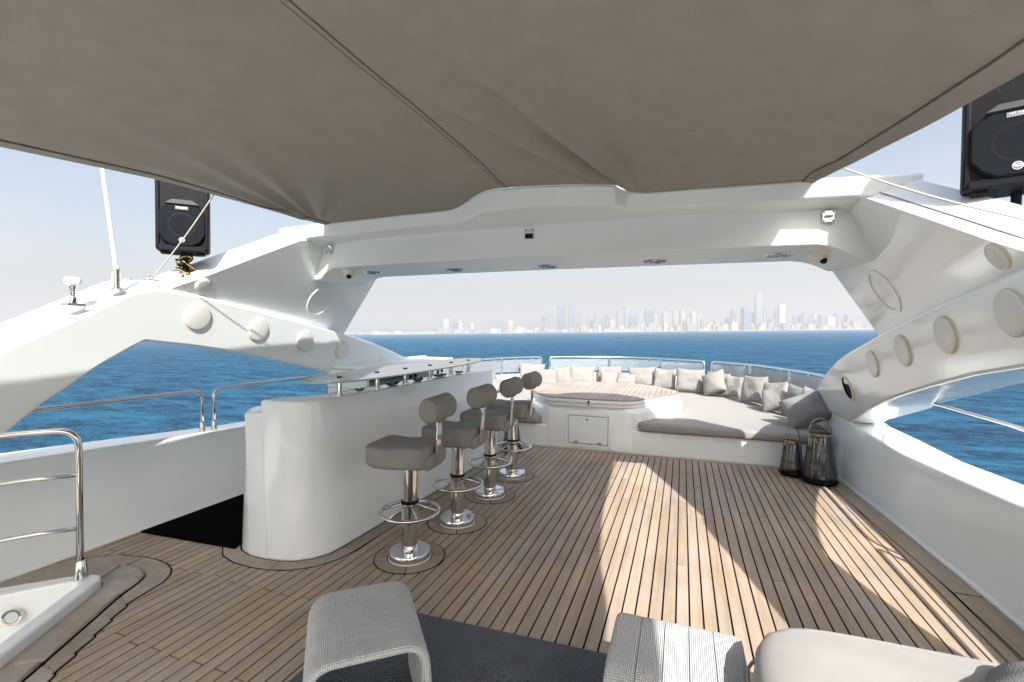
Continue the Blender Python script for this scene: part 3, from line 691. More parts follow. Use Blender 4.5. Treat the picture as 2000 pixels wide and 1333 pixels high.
def web(side):
    bot = [(2.30, 1.80), (2.6, 1.80), (3.3, 1.68), (4.0, 1.56), (4.62, 1.44)]
    top = [(2.40, 1.875), (2.66, 2.00), (2.96, 2.165), (3.48, 2.445), (4.78, 2.36)]
    # resample both by rows
    def rs(p, xs):
        o_ = []
        for x_ in xs:
            for (a, za), (b_, zb) in zip(p, p[1:]):
                if x_ <= b_ or (b_, zb) == p[-1]:
                    o_.append((x_, za+(zb-za)*(x_-a)/(b_-a))); break
        return o_
    n = 30; bm = new(); rows = []
    for k in range(n+1):
        s = k/n
        yt = 2.40+(4.80-2.40)*s; yb = 2.30+(4.62-2.30)*s
        zt_ = rs(top, [min(yt, 4.78)])[0][1]; zb = rs(bot, [min(yb, 4.62)])[0][1]
        row = []
        for m_ in range(9):
            f = m_/8; z = zb+(zt_-zb)*f; y = yb+(yt-yb)*f; row.append((au(z), y, z))
        wd = .26
        up_ = .085 if yt < 3.6 else max(.03, .085-(yt-3.6)*.08)
        row += [(au(zt_)+.03, yt, zt_+.004), (au(zt_)+wd, yt, zt_+up_), (au((zt_+zb)/2)+wd+.04, (yt+yb)/2, (zt_+zb)/2), (au(zb)+wd-.1, yb, zb)]
        rows.append([bm.verts.new((XC+side*a, y, z)) for a, y, z in row])
    for a, c_ in zip(rows, rows[1:]):
        n_ = len(a)
        for i in range(n_): bm.faces.new((a[i], a[(i+1) % n_], c_[(i+1) % n_], c_[i]))
    bm.faces.new(rows[0]); bm.faces.new(rows[-1][::-1])
    return bm
def disc_on(parent, side, y, z, fn, slope, r, pr=.013, hole=False, ring_only=False, org=None):
    p = Vector((XC+side*fn(z), y, z)) - org; n_ = Vector((-side, 0, slope)); n_.normalize()
    Mx = frame(p, n_)
    if ring_only:
        return obj('round_moulding', lathe(new(), [(r-.012, -.002), (r-.012, .008), (r, .011), (r+.012, .008), (r+.014, -.002)], 48, M=Mx), gel, parent, smooth='auto')
    d = obj('round_cover', lathe(new(), [(r+.006, -.01), (r+.004, pr*.7), (r-.006, pr), (r-.018, pr+.001)], 44, M=Mx), yellowed, parent, smooth='auto')
    if hole:
        obj('speaker_opening', lathe(new(), [(r-.018, pr), (r-.028, .002), (0, .002)], 44, M=Mx), blackm, d, smooth='auto')
    else:
        obj('cover_face', lathe(new(), [(r+.001, pr*.72), (r-.004, pr+.003), (r-.02, pr+.006), (0, pr+.007)], 44, M=Mx), discw, d, smooth='auto')
    return d
for side, nm in ((-1, 'white arch of the left side with round covers, rising behind the bar'), (1, 'white arch of the right side with round covers and a black speaker port')):
    org = Vector((XC+side*2.8, 3.0, .6))
    t_ = thing('radar_arch', nm, 'arch', org)
    for mesh, nme in ((arm(side), 'arch_arm'), (web(side), 'arch_web')):
        for v in mesh.verts: v.co -= org
        obj(nme, mesh, gel, t_, bevel=.02, segs=3, angle=32)
    for y, z, r in ((2.69, 1.695, .105), (3.28, 1.595, .104), (3.875, 1.485, .104), (4.48, 1.358, .103), (5.33, 1.075 if side > 0 else 1.10, .125)):
        disc_on(t_, side, y, z, al, -.2 if z > 1.2 else -.3, r, hole=(side > 0 and y > 5), org=org)
    disc_on(t_, side, 2.70, 1.945, au, -.56, .062, org=org, pr=.008)
    sm_ = [(2.50, 1.90), (2.66, 2.00), (2.96, 2.165), (3.30, 2.35), (3.46, 2.435)]
    obj('panel_seam', tube(new(), [Vector((XC+side*(au(z)+.075), y+.0, z+.0235))-org for y, z in sm_], .0035, 6), plain('seam sealant', (.25, .25, .24), .6) if 'seam sealant' not in MATS else MATS['seam sealant'], t_, smooth=True)
    disc_on(t_, side, 4.03, 1.90, au, -.56, .162, ring_only=True, org=org)

# ------------------------------------------------------------------ cross beam
def bump(x):   # x from centre line; gentle rise on the left, sharp end on the right
    a, b_ = -.62, .80
    if x < a: s = max(0, 1-(a-x)/.16) if x > a-.16 else 0; return 0 if x < -.66 else .0
    return 0
def bfun(x):
    if x <= -.66 or x >= .80: return 0.0
    if x < -.1:
        t_ = (x+.66)/.56; t_ = max(0, min(1, t_)); return t_*t_*(3-2*t_)
    if x < .74: return 1.0-.45*((x+.1)/.84)**2
    return .55*(.80-x)/.06
bm = new(); rows = []
xs = [-2.5, -2.4, -2.32, -2.26, -2.2, -2.14, -2.08, -2.0, -1.8, -1.5, -1.2, -.9, -.7]+[-.66+.06*k for k in range(25)]+[.9, 1.2, 1.5, 1.8, 2.0, 2.08, 2.14, 2.2, 2.26, 2.32, 2.4, 2.5]
for x_ in xs:
    ax = abs(x_); e = max(0, ax-2.0); dy = .10*(ax/2.1)**2; b_ = bfun(x_)
    zb = 2.19-min(.09, 1.2*e*e+.05*e); ya = 3.565+dy+e*.35
    cam_ = .012*(1-(ax/2.3)**2)
    lift = .03*b_
    sag = .04*max(0, (ax-1.9)/.4)
    tl = .10 if ax > 1.95 and x_ > 0 else 0
    prof = [(ya, zb), (ya+.02, 2.425+cam_), (3.47-.30*b_+dy*.8, 2.44+cam_-.005*b_), (3.43-.31*b_+dy*.7, 2.452+cam_), (3.385-.30*b_+dy*.6, 2.555+lift+cam_), (3.46-.22*b_+dy*.6, 2.585+lift+cam_), (3.75, 2.62+cam_-tl), (4.54, 2.63-tl), (4.60, 2.45), (4.44+.02, 2.30), (4.42+dy*.6, zb+.004)]
    rows.append([bm.verts.new((x_, y, z)) for y, z in prof])
for a, c_ in zip(rows, rows[1:]):
    n_ = len(a)
    for i in range(n_): bm.faces.new((a[i], a[(i+1) % n_], c_[(i+1) % n_], c_[i]))
bm.faces.new(rows[0]); bm.faces.new(rows[-1][::-1])
BO = Vector((XC, 3.9, 2.3))
beam = thing('cross_beam', 'white cross beam with downlights that joins the two arches overhead', 'beam', BO)
for v in bm.verts: v.co -= Vector((0, 3.9, 2.3))
obj('beam_shell', bm, gel_b, beam, bevel=.012, segs=2, angle=30)
ml = lathe(new(), [(1.0, 0), (.98, .12), (.90, .19), (.0, .22)], 40)  # unseen raised block, added for the shadow it throws on the table
for v in ml.verts: v.co = Vector((v.co.x*.60+1.33, v.co.y*.46+.42, v.co.z+.31))
obj('shadow_plinth', ml, gel, beam, smooth='auto')
for x_, y in ((-1.84, 4.04), (-.93, 4.10), (0, 4.13), (.93, 4.10), (1.84, 4.04)):
    z = 2.19
    rg = obj('downlight', lathe(new(), [(.066, -.004), (.070, -.010), (.090, -.010), (.097, -.004), (.098, .004)], 32, (x_, y-3.9, z-2.3)), chrome, beam, smooth='auto')
    obj('lens', lathe(new(), [(0, -.001), (.066, -.001), (.068, .003)], 24, (x_, y-3.9, z-2.3)), lensm, rg, smooth='auto')
for x_, y, k in ((-2.06, 3.665, 0), (.0, 3.578, 1), (2.06, 3.665, 0)):
    z = 2.375 if k == 0 else 2.372
    pl = obj('eye_plate', box(x_-.037, x_+.037, y-.007-3.9, y-3.9+.02, z-.04-2.3, z+.04-2.3), chrome, beam, bevel=.004)
    bm = new()
    if k == 0: tube(bm, [(x_-.022, y-.007-3.9, z-2.3), (x_-.018, y-.03-3.9, z-2.3), (x_+.018, y-.03-3.9, z-2.3), (x_+.022, y-.007-3.9, z-2.3)], .005, 8)
    else: add_box(bm, x_-.03, x_+.03, y-.022-3.9, y-.007-3.9, z-.036-2.3, z-2.3)
    obj('eye' if k == 0 else 'catch', bm, chrome if k == 0 else blackp, pl)
    for sx in (-1, 1):
        for sz in (-1, 1): obj('screw', lathe(new(), [(0, .003), (.005, .002), (.006, 0)], 10, M=frame((x_+sx*.027, y-.007-3.9, z+sz*.030-2.3), (0, -1, 0))), blackp, pl)
for (x_, y, lab) in ((-3.14, 3.86, 'white dome camera under the beam at the left strut'), (.93, 4.02, 'white dome camera under the beam at the right strut')):
    t_ = thing('dome_camera', lab, 'security camera', (x_, y, 2.19), R(20 if x_ > -2 else 10), 'dome cameras under the beam')
    obj('housing', lathe(new(), [(.001, 0), (.072, 0), (.072, -.012), (.064, -.03), (.05, -.055), (.022, -.075), (.001, -.078)], 32), whitep, t_, smooth='auto')
    obj('lens', lathe(new(), [(0, .026), (.015, .022), (.024, .008), (.024, -.01)], 20, M=frame((.015, -.035, -.062), (.2, -.6, -.55))), blackp, t_, smooth='auto')

# ------------------------------------------------------------------ awning
def interp(T, y):
    if y >= T[0][0]: return T[0][1]
    for (a, va), (b_, vb) in zip(T, T[1:]):
        if y >= b_: return va+(vb-va)*(a-y)/(a-b_)
    return T[-1][1]
XL = [(3.37, -3.07), (-3.2, -3.07)]
XR = [(3.38, .76), (2.93, .75), (2.25, .74), (1.88, .735), (1.5, .76), (1.0, .84), (.4, .98), (.1, 1.01), (-.5, 1.1), (-1.5, 1.3), (-3.2, 1.5)]
ZR = [(3.38, 2.550), (2.93, 2.465), (2.62, 2.405), (2.25, 2.34), (1.88, 2.275), (1.5, 2.235), (.4, 2.24), (-3.2, 2.3)]
ZL = [(3.37, 2.555), (1.97, 2.517), (1.28, 2.464), (.5, 2.42), (-3.2, 2.35)]
def front_y(x):
    b_ = bfun(x-XC); return 3.398+.06*min(1, ((x-XC)/2.1)**2)-.30*b_
def front_z(x):
    b_ = bfun(x-XC); return 2.560+.03*b_+.012*(1-min(1, ((x-XC)/2.3)**2))
def awn(u, s):
    # u 0..1 port to starboard, s 0..1 front to aft
    y = 3.38-4.85*s
    xl, xr = interp(XL, y), interp(XR, y)
    x_ = xl+(xr-xl)*u
    e = math.sin(math.pi*u)
    zl, zr = interp(ZL, y), interp(ZR, y); zc = 2.565+.055*min(1, s*7)
    q_ = 2*u-1
    z = zc-(zc-(zl if q_ < 0 else zr))*abs(q_)**(2.6 if q_ < 0 else 3.2)
    k_ = max(0, 1-s/.14)**1.5
    y = y + (front_y(x_)-3.38)*max(0, 1-s*4)**2
    z = z*(1-k_)+(front_z(x_) if .01 < u < .99 else z)*k_
    # folds radiating from the hook right of the bump
    def folds(hx, hy, lst, fall, side):
        dz = 0; dx, dy = x_-hx, hy-y; r_ = math.hypot(dx, dy); a = math.degrees(math.atan2(dx, dy))
        for a0, w, amp, ln_ in lst:
            dz += amp*math.exp(-((a-a0)/w)**2)*min(1, r_/.30)**1.5*math.exp(-(r_/ln_)**2)
        return dz
    kk = (1-k_)*(1-.9*math.exp(-((x_+1.17)/.22)**2))
    z += kk*folds(-.28, 3.50, [(-8, 3.5, .018, 1.6), (-14.5, 2.4, -.080, 2.2), (-19, 2.2, .022, 2.0), (-24, 2.2, -.095, 2.2), (-30, 3.0, .024, 1.4), (-36.5, 2.6, -.034, 1.2), (-44, 3, .016, .9), (-52, 3.5, -.014, .7), (-62, 4, .008, .5)], 1, 1)
    z += kk*folds(-3.10, 3.42, [(7, 2, -.018, 1.5), (12, 2, .016, 1.4), (17, 2, -.026, 1.7), (22.5, 2.2, .020, 1.6), (28, 2.4, -.026, 1.5), (35, 2.8, .020, 1.4), (43, 3.4, -.020, 1.2), (52, 4, .012, 1)], 1, 1)
    z += kk*folds(.78, 3.42, [(-8, 2, .005, 1), (-15, 3, -.006, 1.2)], 1, 1)
    z += kk*.010*math.sin(x_*2.1+y*1.3)*math.sin(y*1.7)*e + kk*.022*math.exp(-((x_+2.6+.35*(y-1.5))/.35)**2)*math.exp(-((y-1.4)/1.0)**2)
    z += .004*math.exp(-((x_+1.17)/.05)**2)
    return Vector((x_, y, z))
NU, NS = 420, 240
bm = new(); G = []
for j in range(NS+1):
    s = (j/NS)**1.25; G.append([bm.verts.new(awn(i/NU, s)) for i in range(NU+1)])
for j in range(NS):
    for i in range(NU): bm.faces.new((G[j][i], G[j][i+1], G[j+1][i+1], G[j+1][i]))
AO = Vector((XC, 1.5, 2.6)); aw = thing('awning', 'taupe canvas sun awning stretched aft from the beam over the whole deck', 'awning', AO)
for v in bm.verts: v.co -= AO
ca = obj('canvas', bm, f_awn, aw, smooth=True)
so_ = ca.modifiers.new('solid', 'SOLIDIFY'); so_.thickness = .004; so_.offset = 1
def strip(fn, name, mat, w, n=120, h=.0035):
    bm = new(); prev = None
    for k in range(n+1):
        a, b_ = fn(k/n)
        q = [bm.verts.new(p-AO) for p in (a-Vector((0, 0, .001)), b_-Vector((0, 0, .001)), b_-Vector((0, 0, h)), a-Vector((0, 0, h)))]
        if prev:
            for i in range(4): bm.faces.new((prev[i], prev[(i+1) % 4], q[(i+1) % 4], q[i]))
        prev = q
    return obj(name, bm, mat, aw, smooth='auto')
def along_u(uu, w):
    def f(k):
        s = (k*.9)**1.25; c_ = awn(uu(s), s); return c_, c_+Vector((w, 0, 0))
    return f
def u_at(xw):
    def f(s):
        y = 3.38-4.85*s; xl, xr = interp(XL, y), interp(XR, y); return (xw-xl)/(xr-xl)
    return f
strip(along_u(u_at(-1.19), .003), 'stitch', stitch_m, 0)
strip(along_u(u_at(-1.165), .003), 'stitch', stitch_m, 0)
strip(along_u(u_at(-1.187), .022), 'seam_tape', f_seam, 0, h=.003)
def edge(ua, ub):
    def f(k):
        s = (k*.95)**1.25; return awn(ua, s), awn(ub, s)
    return f
strip(edge(.0005, .0145), 'hem', f_seam, 0, h=.008); strip(edge(.9855, .9995), 'hem', f_seam, 0, h=.008)
strip(edge(.0148, .0154), 'stitch', stitch_m, 0, h=.0045); strip(edge(.9848, .9854), 'stitch', stitch_m, 0, h=.0045)
pr_ = bpy.data.objects.new
p = Vector((1.0, 1.72, 2.53)); 
def sheet_z(x_, y):
    s = (3.38-y)/4.85; xl, xr = interp(XL, y), interp(XR, y); return awn((x_-xl)/(xr-xl), s).z
p = Vector((.62, 1.27, sheet_z(.62, 1.27)))
obj('reinforcing_patch', lathe(new(), [(0, -.010), (.045, -.010), (.05, -.004), (.10, -.005), (.12, -.002), (.12, .02)], 40, tuple(p-AO)), f_seam, aw, smooth='auto')

# ropes holding the awning corners
def rope(name, a, b_, label, sag=.02):
    pts = [Vector(a).lerp(Vector(b_), k/12)-Vector((0, 0, sag*math.sin(math.pi*k/12))) for k in range(13)]
    o = obj(name, tube(new(), [p-pts[0] for p in pts], .0045, 8), ropem, loc=tuple(pts[0]), smooth=True); return tag(o, label, 'rope')
rope('guy_rope', awn(.004, .21), (-3.72, 2.37, 1.965), 'cream guy rope crossing in front of the left loudspeaker')
rope('guy_rope', awn(.994, .12), (1.42, 2.50, 2.02), 'cream guy rope crossing in front of the right loudspeaker')
pad = thing('pad_eye', 'small steel pad eye at the foot of the left guy rope on the arch', 'fitting', (-3.72, 2.37, 1.955), 0)
obj('plate', box(-.03, .03, -.04, .04, -.004, .006), chrome, pad, bevel=.003); obj('ring', tube(new(), [(0, -.018, .004), (0, -.015, .03), (0, .015, .03), (0, .018, .004)], .004, 8), chrome, pad)

# ------------------------------------------------------------------ loudspeakers
def text_mesh(s, size, mat, parent, M, name='lettering', ext=.0006, bold=0):
    cu = bpy.data.curves.new(name, 'FONT'); cu.body = s; cu.size = size; cu.extrude = ext; cu.align_x = 'CENTER'; cu.align_y = 'CENTER'; cu.offset = bold
    o = bpy.data.objects.new(name, cu); COL.objects.link(o); dg = bpy.context.evaluated_depsgraph_get(); me = bpy.data.meshes.new_from_object(o.evaluated_get(dg))
    bpy.data.objects.remove(o); o = bpy.data.objects.new(name, me); COL.objects.link(o); me.materials.append(mat); o.parent = parent; o.matrix_local = M; return o
def speaker(x_, y, z, face, label, w=.34, h=.60, tilt=0):
    t_ = thing('loudspeaker', label, 'speaker', (x_, y, z), face)
    # front faces local -Y, body from z 0 to h
    bm = new(); w2 = w/2
    prof = [(-w2, -.13), (w2, -.13), (w2, -.02), (w2*.62, .15), (-w2*.62, .15), (-w2, -.02)]
    prism(bm, prof, .0, h); obj('cabinet', bm, blackp, t_, bevel=.022, segs=4, angle=20)
    bz = new(); 
    # raised front baffle: side cheeks and hood
    add_box(bz, -w2+.004, -w2+.03, -.145, -.12, .02, h-.03); add_box(bz, w2-.03, w2-.004, -.145, -.12, .02, h-.03); add_box(bz, -w2+.02, w2-.02, -.15, -.12, .0, .045)
    obj('front_frame', bz, blackp, t_, bevel=.008, segs=2)
    # grille: octagonal lower shield
    g_ = [(-.125, .07), (-.07, .035), (.07, .035), (.125, .07), (w2-.018, .13), (w2-.018, .30), (.10, .355), (-.10, .355), (-w2+.018, .30), (-w2+.018, .13)]
    bm = new(); lo = [bm.verts.new((a, -.131, b_)) for a, b_ in g_]; hi = [bm.verts.new((a*.94, -.160, (b_-.2)*.94+.2)) for a, b_ in g_]
    bm.faces.new(hi[::-1]); 
    for i in range(len(g_)): bm.faces.new((lo[i], lo[(i+1) % len(g_)], hi[(i+1) % len(g_)], hi[i]))
    gr = obj('grille', bm, blackm, t_, bevel=.006, segs=2)
    obj('cone_ring', lathe(new(), [(.082, .0), (.088, .0008), (.094, .0)], 40, M=frame((0, -.160, .2), (0, -1, 0))), blackp, gr, smooth='auto')
    # horn: bright bevelled wedge above the grille and hollow
    bm = new(); a = [(-.11, .365), (.11, .365), (.0, .455)]
    vs = [bm.verts.new((p_[0], -.150 if k < 2 else -.100, p_[1])) for k, p_ in enumerate(a)]; bm.faces.new(vs)
    vs2 = [bm.verts.new((p_[0], -.13 if k < 2 else -.09, p_[1]-.012)) for k, p_ in enumerate(a)]; bm.faces.new(vs2[::-1])
    for i in range(3): bm.faces.new((vs[i], vs[(i+1) % 3], vs2[(i+1) % 3], vs2[i]))
    obj('horn_lip', bm, plain('satin black', (.05, .052, .055), .3) if 'satin black' not in MATS else MATS['satin black'], t_)
    obj('horn', lathe(new(), [(.10, .0), (.085, -.01), (.03, -.06), (0, -.06)], 4, M=frame((0, -.132, h-.13), (0, -1, 0)), r0=math.pi/4), dark, t_)
    # badges
    lb = obj('name_plate', box(-.042, .042, -.1635, -.158, .318, .342), greyp, t_)
    Mt = Matrix.Translation((0, -.1642, .3335)) @ Matrix.Rotation(math.pi/2, 4, 'X'); text_mesh('ART 710-A7', .0135, logo_w, lb, Mt)
    Mt = Matrix.Translation((0, -.1642, .3235)) @ Matrix.Rotation(math.pi/2, 4, 'X'); text_mesh('ACTIVE SPEAKER', .006, logo_w, lb, Mt)
    bd = obj('badge', lathe(new(), [(0, .003), (.019, .003), (.0195, 0)], 32, M=frame((0, -.1605, .085), (0, -1, 0))), logo_w, t_)
    obj('badge_field', lathe(new(), [(0, .0042), (.0165, .0042), (.0165, .003)], 32, M=frame((0, -.1605, .085), (0, -1, 0))), greyp, bd)
    Mt = Matrix.Translation((0, -.1652, .085)) @ Matrix.Rotation(math.pi/2, 4, 'X'); text_mesh('RCF', .0165, logo_w, bd, Mt, bold=.0004)
    for sx in (-1, 1): obj('foot', box(sx*w*.33-.03, sx*w*.33+.03, -.12, -.06, -.022, .004), blackp, t_, bevel=.005)
    return t_
sp = speaker(-3.77, 2.66, 2.20, R(47), 'black loudspeaker on a pole above the left arch', w=.35, h=.62)
obj('pole', tube(new(), [(0, 0, -.20), (0, 0, .02)], .02, 16), blackp, sp, smooth='auto')
obj('pole_foot', lathe(new(), [(0, 0), (.06, 0), (.055, .02), (.025, .035), (.022, .06)], 24, (0, 0, -.235)), blackp, sp, smooth='auto')
ym = plain('yellow cable', (.5, .33, .04), .5)
for k, m_ in ((0, blackp), (1, ym), (2, blackp)):
    rr = random.Random(k+11); pts = []
    for i in range(40):
        a = i*.55+k; pts.append((math.cos(a)*(.045+.02*math.sin(i*.9+k)), math.sin(a)*.045-.03, -.01-.17*i/39+.02*math.sin(i*.7+k*2)))
    o = obj('cable', tube(new(), arc_round(pts, .02, 2), .006, 6), m_, sp, smooth=True)
sp = speaker(1.535, 3.07, 2.315, R(-20), 'black loudspeaker hanging close at the upper right behind the awning edge', w=.38, h=.66)
obj('pole', tube(new(), [(.02, .02, -.12), (.02, .02, .02)], .02, 16), blackp, sp, smooth='auto')
bm = new(); tube(bm, arc_round([(.0, 0, 0), (.03, -.02, .05), (.06, .0, .02), (.09, -.03, .07), (.15, 0, .03)], .03, 4), .009, 8)
tag(obj('cable_loop', bm, blackp, loc=(1.46, 2.50, 2.02), smooth=True), 'loop of black cable lying on the right arch top', 'cable')

# antennas on the left arch leg
t_ = thing('whip_antenna', 'tall white whip antenna on a ratchet mount at the arch knee', 'antenna', (-3.70, 2.13, 1.86))
obj('mast', tube(new(), [(.0, -.005, .14), (.0, -.01, .22), (0, -.09, .9), (.0, -.24, 2.2)], [.013, .013, .011, .006], 12), whitep, t_, smooth='auto')
obj('mount', lathe(new(), [(0, 0), (.045, 0), (.045, .012), (.02, .02), (.018, .15), (0, .15)], 16), chrome, t_, smooth='auto')
obj('lever', tube(new(), [(.0, .0, .07), (.04, .04, .075), (.075, .05, .08)], .006, 8), chrome, t_)
obj('cable', tube(new(), arc_round([(.02, .0, .16), (-.03, -.01, .11), (-.02, -.01, .05), (.02, .03, .005)], .04, 5), .009, 8), ropem, t_, smooth=True)
t_ = thing('satellite_antenna', 'small white mushroom antenna on the arch leg left of the whip antenna', 'antenna', (-3.71, 1.885, 1.745))
obj('base_plate', box(-.04, .04, -.05, .05, -.006, .012), chrome, t_, bevel=.004)
obj('stem', lathe(new(), [(0, 0), (.022, 0), (.018, .05), (.010, .06), (.014, .075), (.012, .10), (.018, .11), (.017, .13)], 16), chrome, t_, smooth='auto')
obj('dome', lathe(new(), [(.015, .125), (.042, .135), (.045, .165), (.038, .178), (0, .182)], 28), whitep, t_, smooth='auto')

# ------------------------------------------------------------------ bar
BX = Vector((-2.7, 3.6, 0))
bar = thing('bar_counter', 'white curved bar counter with a raised front ledge', 'bar', BX)
def lean(p, k, z):   # walls lean inboard towards the top
    return (p[0]-.085*k, p[1]+.0*k, z)
low = new(); n = len(bar_foot)
levels = [(0, 0, 0), (.5, .5, .5), (1.0, 1, 1.0)]
rings = [[low.verts.new(Vector((p[0]-.010*(p[0] > -2.9)-(.10*k if p[0] > -2.9 else 0)+(0 if p[0] > -2.9 else 0), p[1]+.003*(p[1] < 2.7)+(.05*k if p[1] < 2.7 else 0), z))-BX) for p in bar_foot] for z, k, _ in levels]
for a, c_ in zip(rings, rings[1:]):
    for i in range(n): low.faces.new((a[i], a[(i+1) % n], c_[(i+1) % n], c_[i]))
low.faces.new(rings[-1]); obj('counter_body', low, gel, bar, bevel=.02, segs=3, angle=50)
rout = [(-2.25, 5.72), (-2.275, 4.1), (-2.32, 2.95), (-2.325, 2.78), (-2.345, 2.66), (-2.40, 2.565), (-2.48, 2.50), (-2.58, 2.463), (-2.70, 2.45)]
bm = new(); lv = []
for z, k in ((0.0, .0), (.5, .5), (1.095, 1.1)):
    o_ = [Vector((p[0]-.10*k+.004, p[1]+.05*k*(1 if p[1] < 2.7 else 0)-.004*(1 if p[1] < 2.7 else 0), z)) for p in rout]
    i_ = [Vector((-2.60, 5.72, z)), Vector((-2.60, 4.1, z)), Vector((-2.60, 3.05, z)), Vector((-2.62, 2.95, z)), Vector((-2.65, 2.86, z)), Vector((-2.68, 2.80, z)), Vector((-2.71, 2.76, z)), Vector((-2.745, 2.73, z)), Vector((-2.805, 2.71, z))]
    lv.append([bm.verts.new(p-BX) for p in o_+i_[::-1]])
n = len(lv[0])
for la_, lb_ in zip(lv, lv[1:]):
    for i in range(n): bm.faces.new((la_[i], la_[(i+1) % n], lb_[(i+1) % n], lb_[i]))
for i in range(len(rout)-1):
    for l_ in (lv[0], lv[-1]): bm.faces.new((l_[i], l_[i+1], l_[n-2-i], l_[n-1-i]))
obj('front_ledge', bm, gel, bar, bevel=.016, segs=3, angle=40)
obj('worktop', prism(new(), [(-2.83-BX.x, 2.66-BX.y), (-3.06-BX.x, 2.76-BX.y), (-3.06-BX.x, 5.6-BX.y), (-2.64-BX.x, 5.6-BX.y), (-2.64-BX.x, 3.1-BX.y)], 1.0, 1.012), plain('dark worktop', (.03, .04, .055), .2), bar)
# glass shelf
gp = [(-2.50, 2.58), (-2.40, 2.585), (-2.30, 2.63), (-2.235, 2.75), (-2.19, 3.0), (-2.17, 3.4), (-2.17, 3.9), (-2.20, 4.5), (-2.27, 5.1), (-2.40, 5.55), (-2.55, 5.72), (-2.70, 5.62), (-2.80, 5.2), (-2.84, 4.6), (-2.84, 4.0), (-2.80, 3.45), (-2.72, 2.95), (-2.60, 2.66)]
sh_ = obj('glass_shelf', prism(new(), [(a-BX.x, b_-BX.y) for a, b_ in gp], 1.222, 1.234), g_bar, bar)
n = len(gp); bm = new()
for i in range(n):
    a, b_ = Vector(gp[i])-BX.xy, Vector(gp[(i+1) % n])-BX.xy; m_ = Vector((sum(p[0] for p in gp)/n, sum(p[1] for p in gp)/n))-BX.xy
    ca_ = a+(a-m_).normalized()*.0015; cb_ = b_+(b_-m_).normalized()*.0015
    q = [bm.verts.new((*ca_, 1.2225)), bm.verts.new((*cb_, 1.2225)), bm.verts.new((*cb_, 1.2335)), bm.verts.new((*ca_, 1.2335))]; bm.faces.new(q)
obj('polished_edge', bm, g_edge, sh_)
for y in (2.93, 3.40, 3.84, 4.30, 4.78, 5.24):
    x_ = -2.475
    ps = obj('post', lathe(new(), [(0, 0), (.034, 0), (.034, .008), (.019, .010), (.019, .126), (.0, .126)], 24, (x_-BX.x, y-BX.y, 1.095)), chrome, bar, smooth='auto')
    obj('cap', lathe(new(), [(.022, 1.2345), (.022, 1.238), (.018, 1.241), (0, 1.241)], 24, (x_-BX.x, y-BX.y, 0)), plain('dark steel', (.1, .1, .1), .3, metal=1) if 'dark steel' not in MATS else MATS['dark steel'], ps, smooth='auto')
for k, (x_, y, r_) in enumerate([(-2.46, 3.15, .04), (-2.45, 3.58, .06), (-2.50, 3.70, .05), (-2.45, 4.02, .06), (-2.50, 4.12, .045), (-2.46, 4.46, .06), (-2.48, 4.60, .045), (-2.46, 4.95, .055)]):
    o = obj('glass_dish', lathe(new(), [(0, .004), (r_*.55, .004), (r_*.9, .018), (r_, .022), (r_*.97, .024), (r_*.5, .009), (0, .009)], 28), g_dish, loc=(x_, y, 1.0955), smooth='auto')
    tag(o, 'clear glass dish on the bar ledge, %s from the near end' % ORD[k], 'dish', 'glass dishes on the bar ledge')
# back bar unit against the port bulwark
BU = Vector((-3.55, 5.3, 0)); bu = thing('back_bar_unit', 'white back-bar unit with a dark open front seen between shelf and counter', 'cabinet', BU)
bm = new(); add_box(bm, -.30, .25, -.95, 1.2, 0, .93); obj('carcass', bm, gel_lt, bu, bevel=.02)
bm = new(); add_box(bm, -.30, -.25, -.9, 1.2, .93, 1.20); add_box(bm, -.30, .25, -.95, -.9, .93, 1.14); add_box(bm, -.30, .22, -.9, 1.2, 1.14, 1.18); obj('hood', bm, gel_lt, bu, bevel=.01)
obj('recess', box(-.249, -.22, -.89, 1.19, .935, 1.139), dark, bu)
for y in (.15, .9):
    obj('tap', tube(new(), arc_round([(.12, y, .93), (.12, y, 1.08), (.12, y+.12, 1.08), (.12, y+.12, .96)], .07, 8), .018, 10), blackp, bu, smooth=True)
obj('drawer_front', box(.10, .13, .3, .75, .94, 1.05), greyp, bu)

# black mat behind the bar
mt = obj('floor_mat', prism(new(), [(a+3.4, b_-3.2) for a, b_ in ((-3.955, 2.42), (-3.02, 2.475), (-3.12, 2.72), (-3.12, 5.0), (-3.93, 5.0))], .004, .016), black_mat_m, loc=(-3.4, 3.2, 0), bevel=.003)
tag(mt, 'black rubber mat on the teak behind the bar', 'mat')

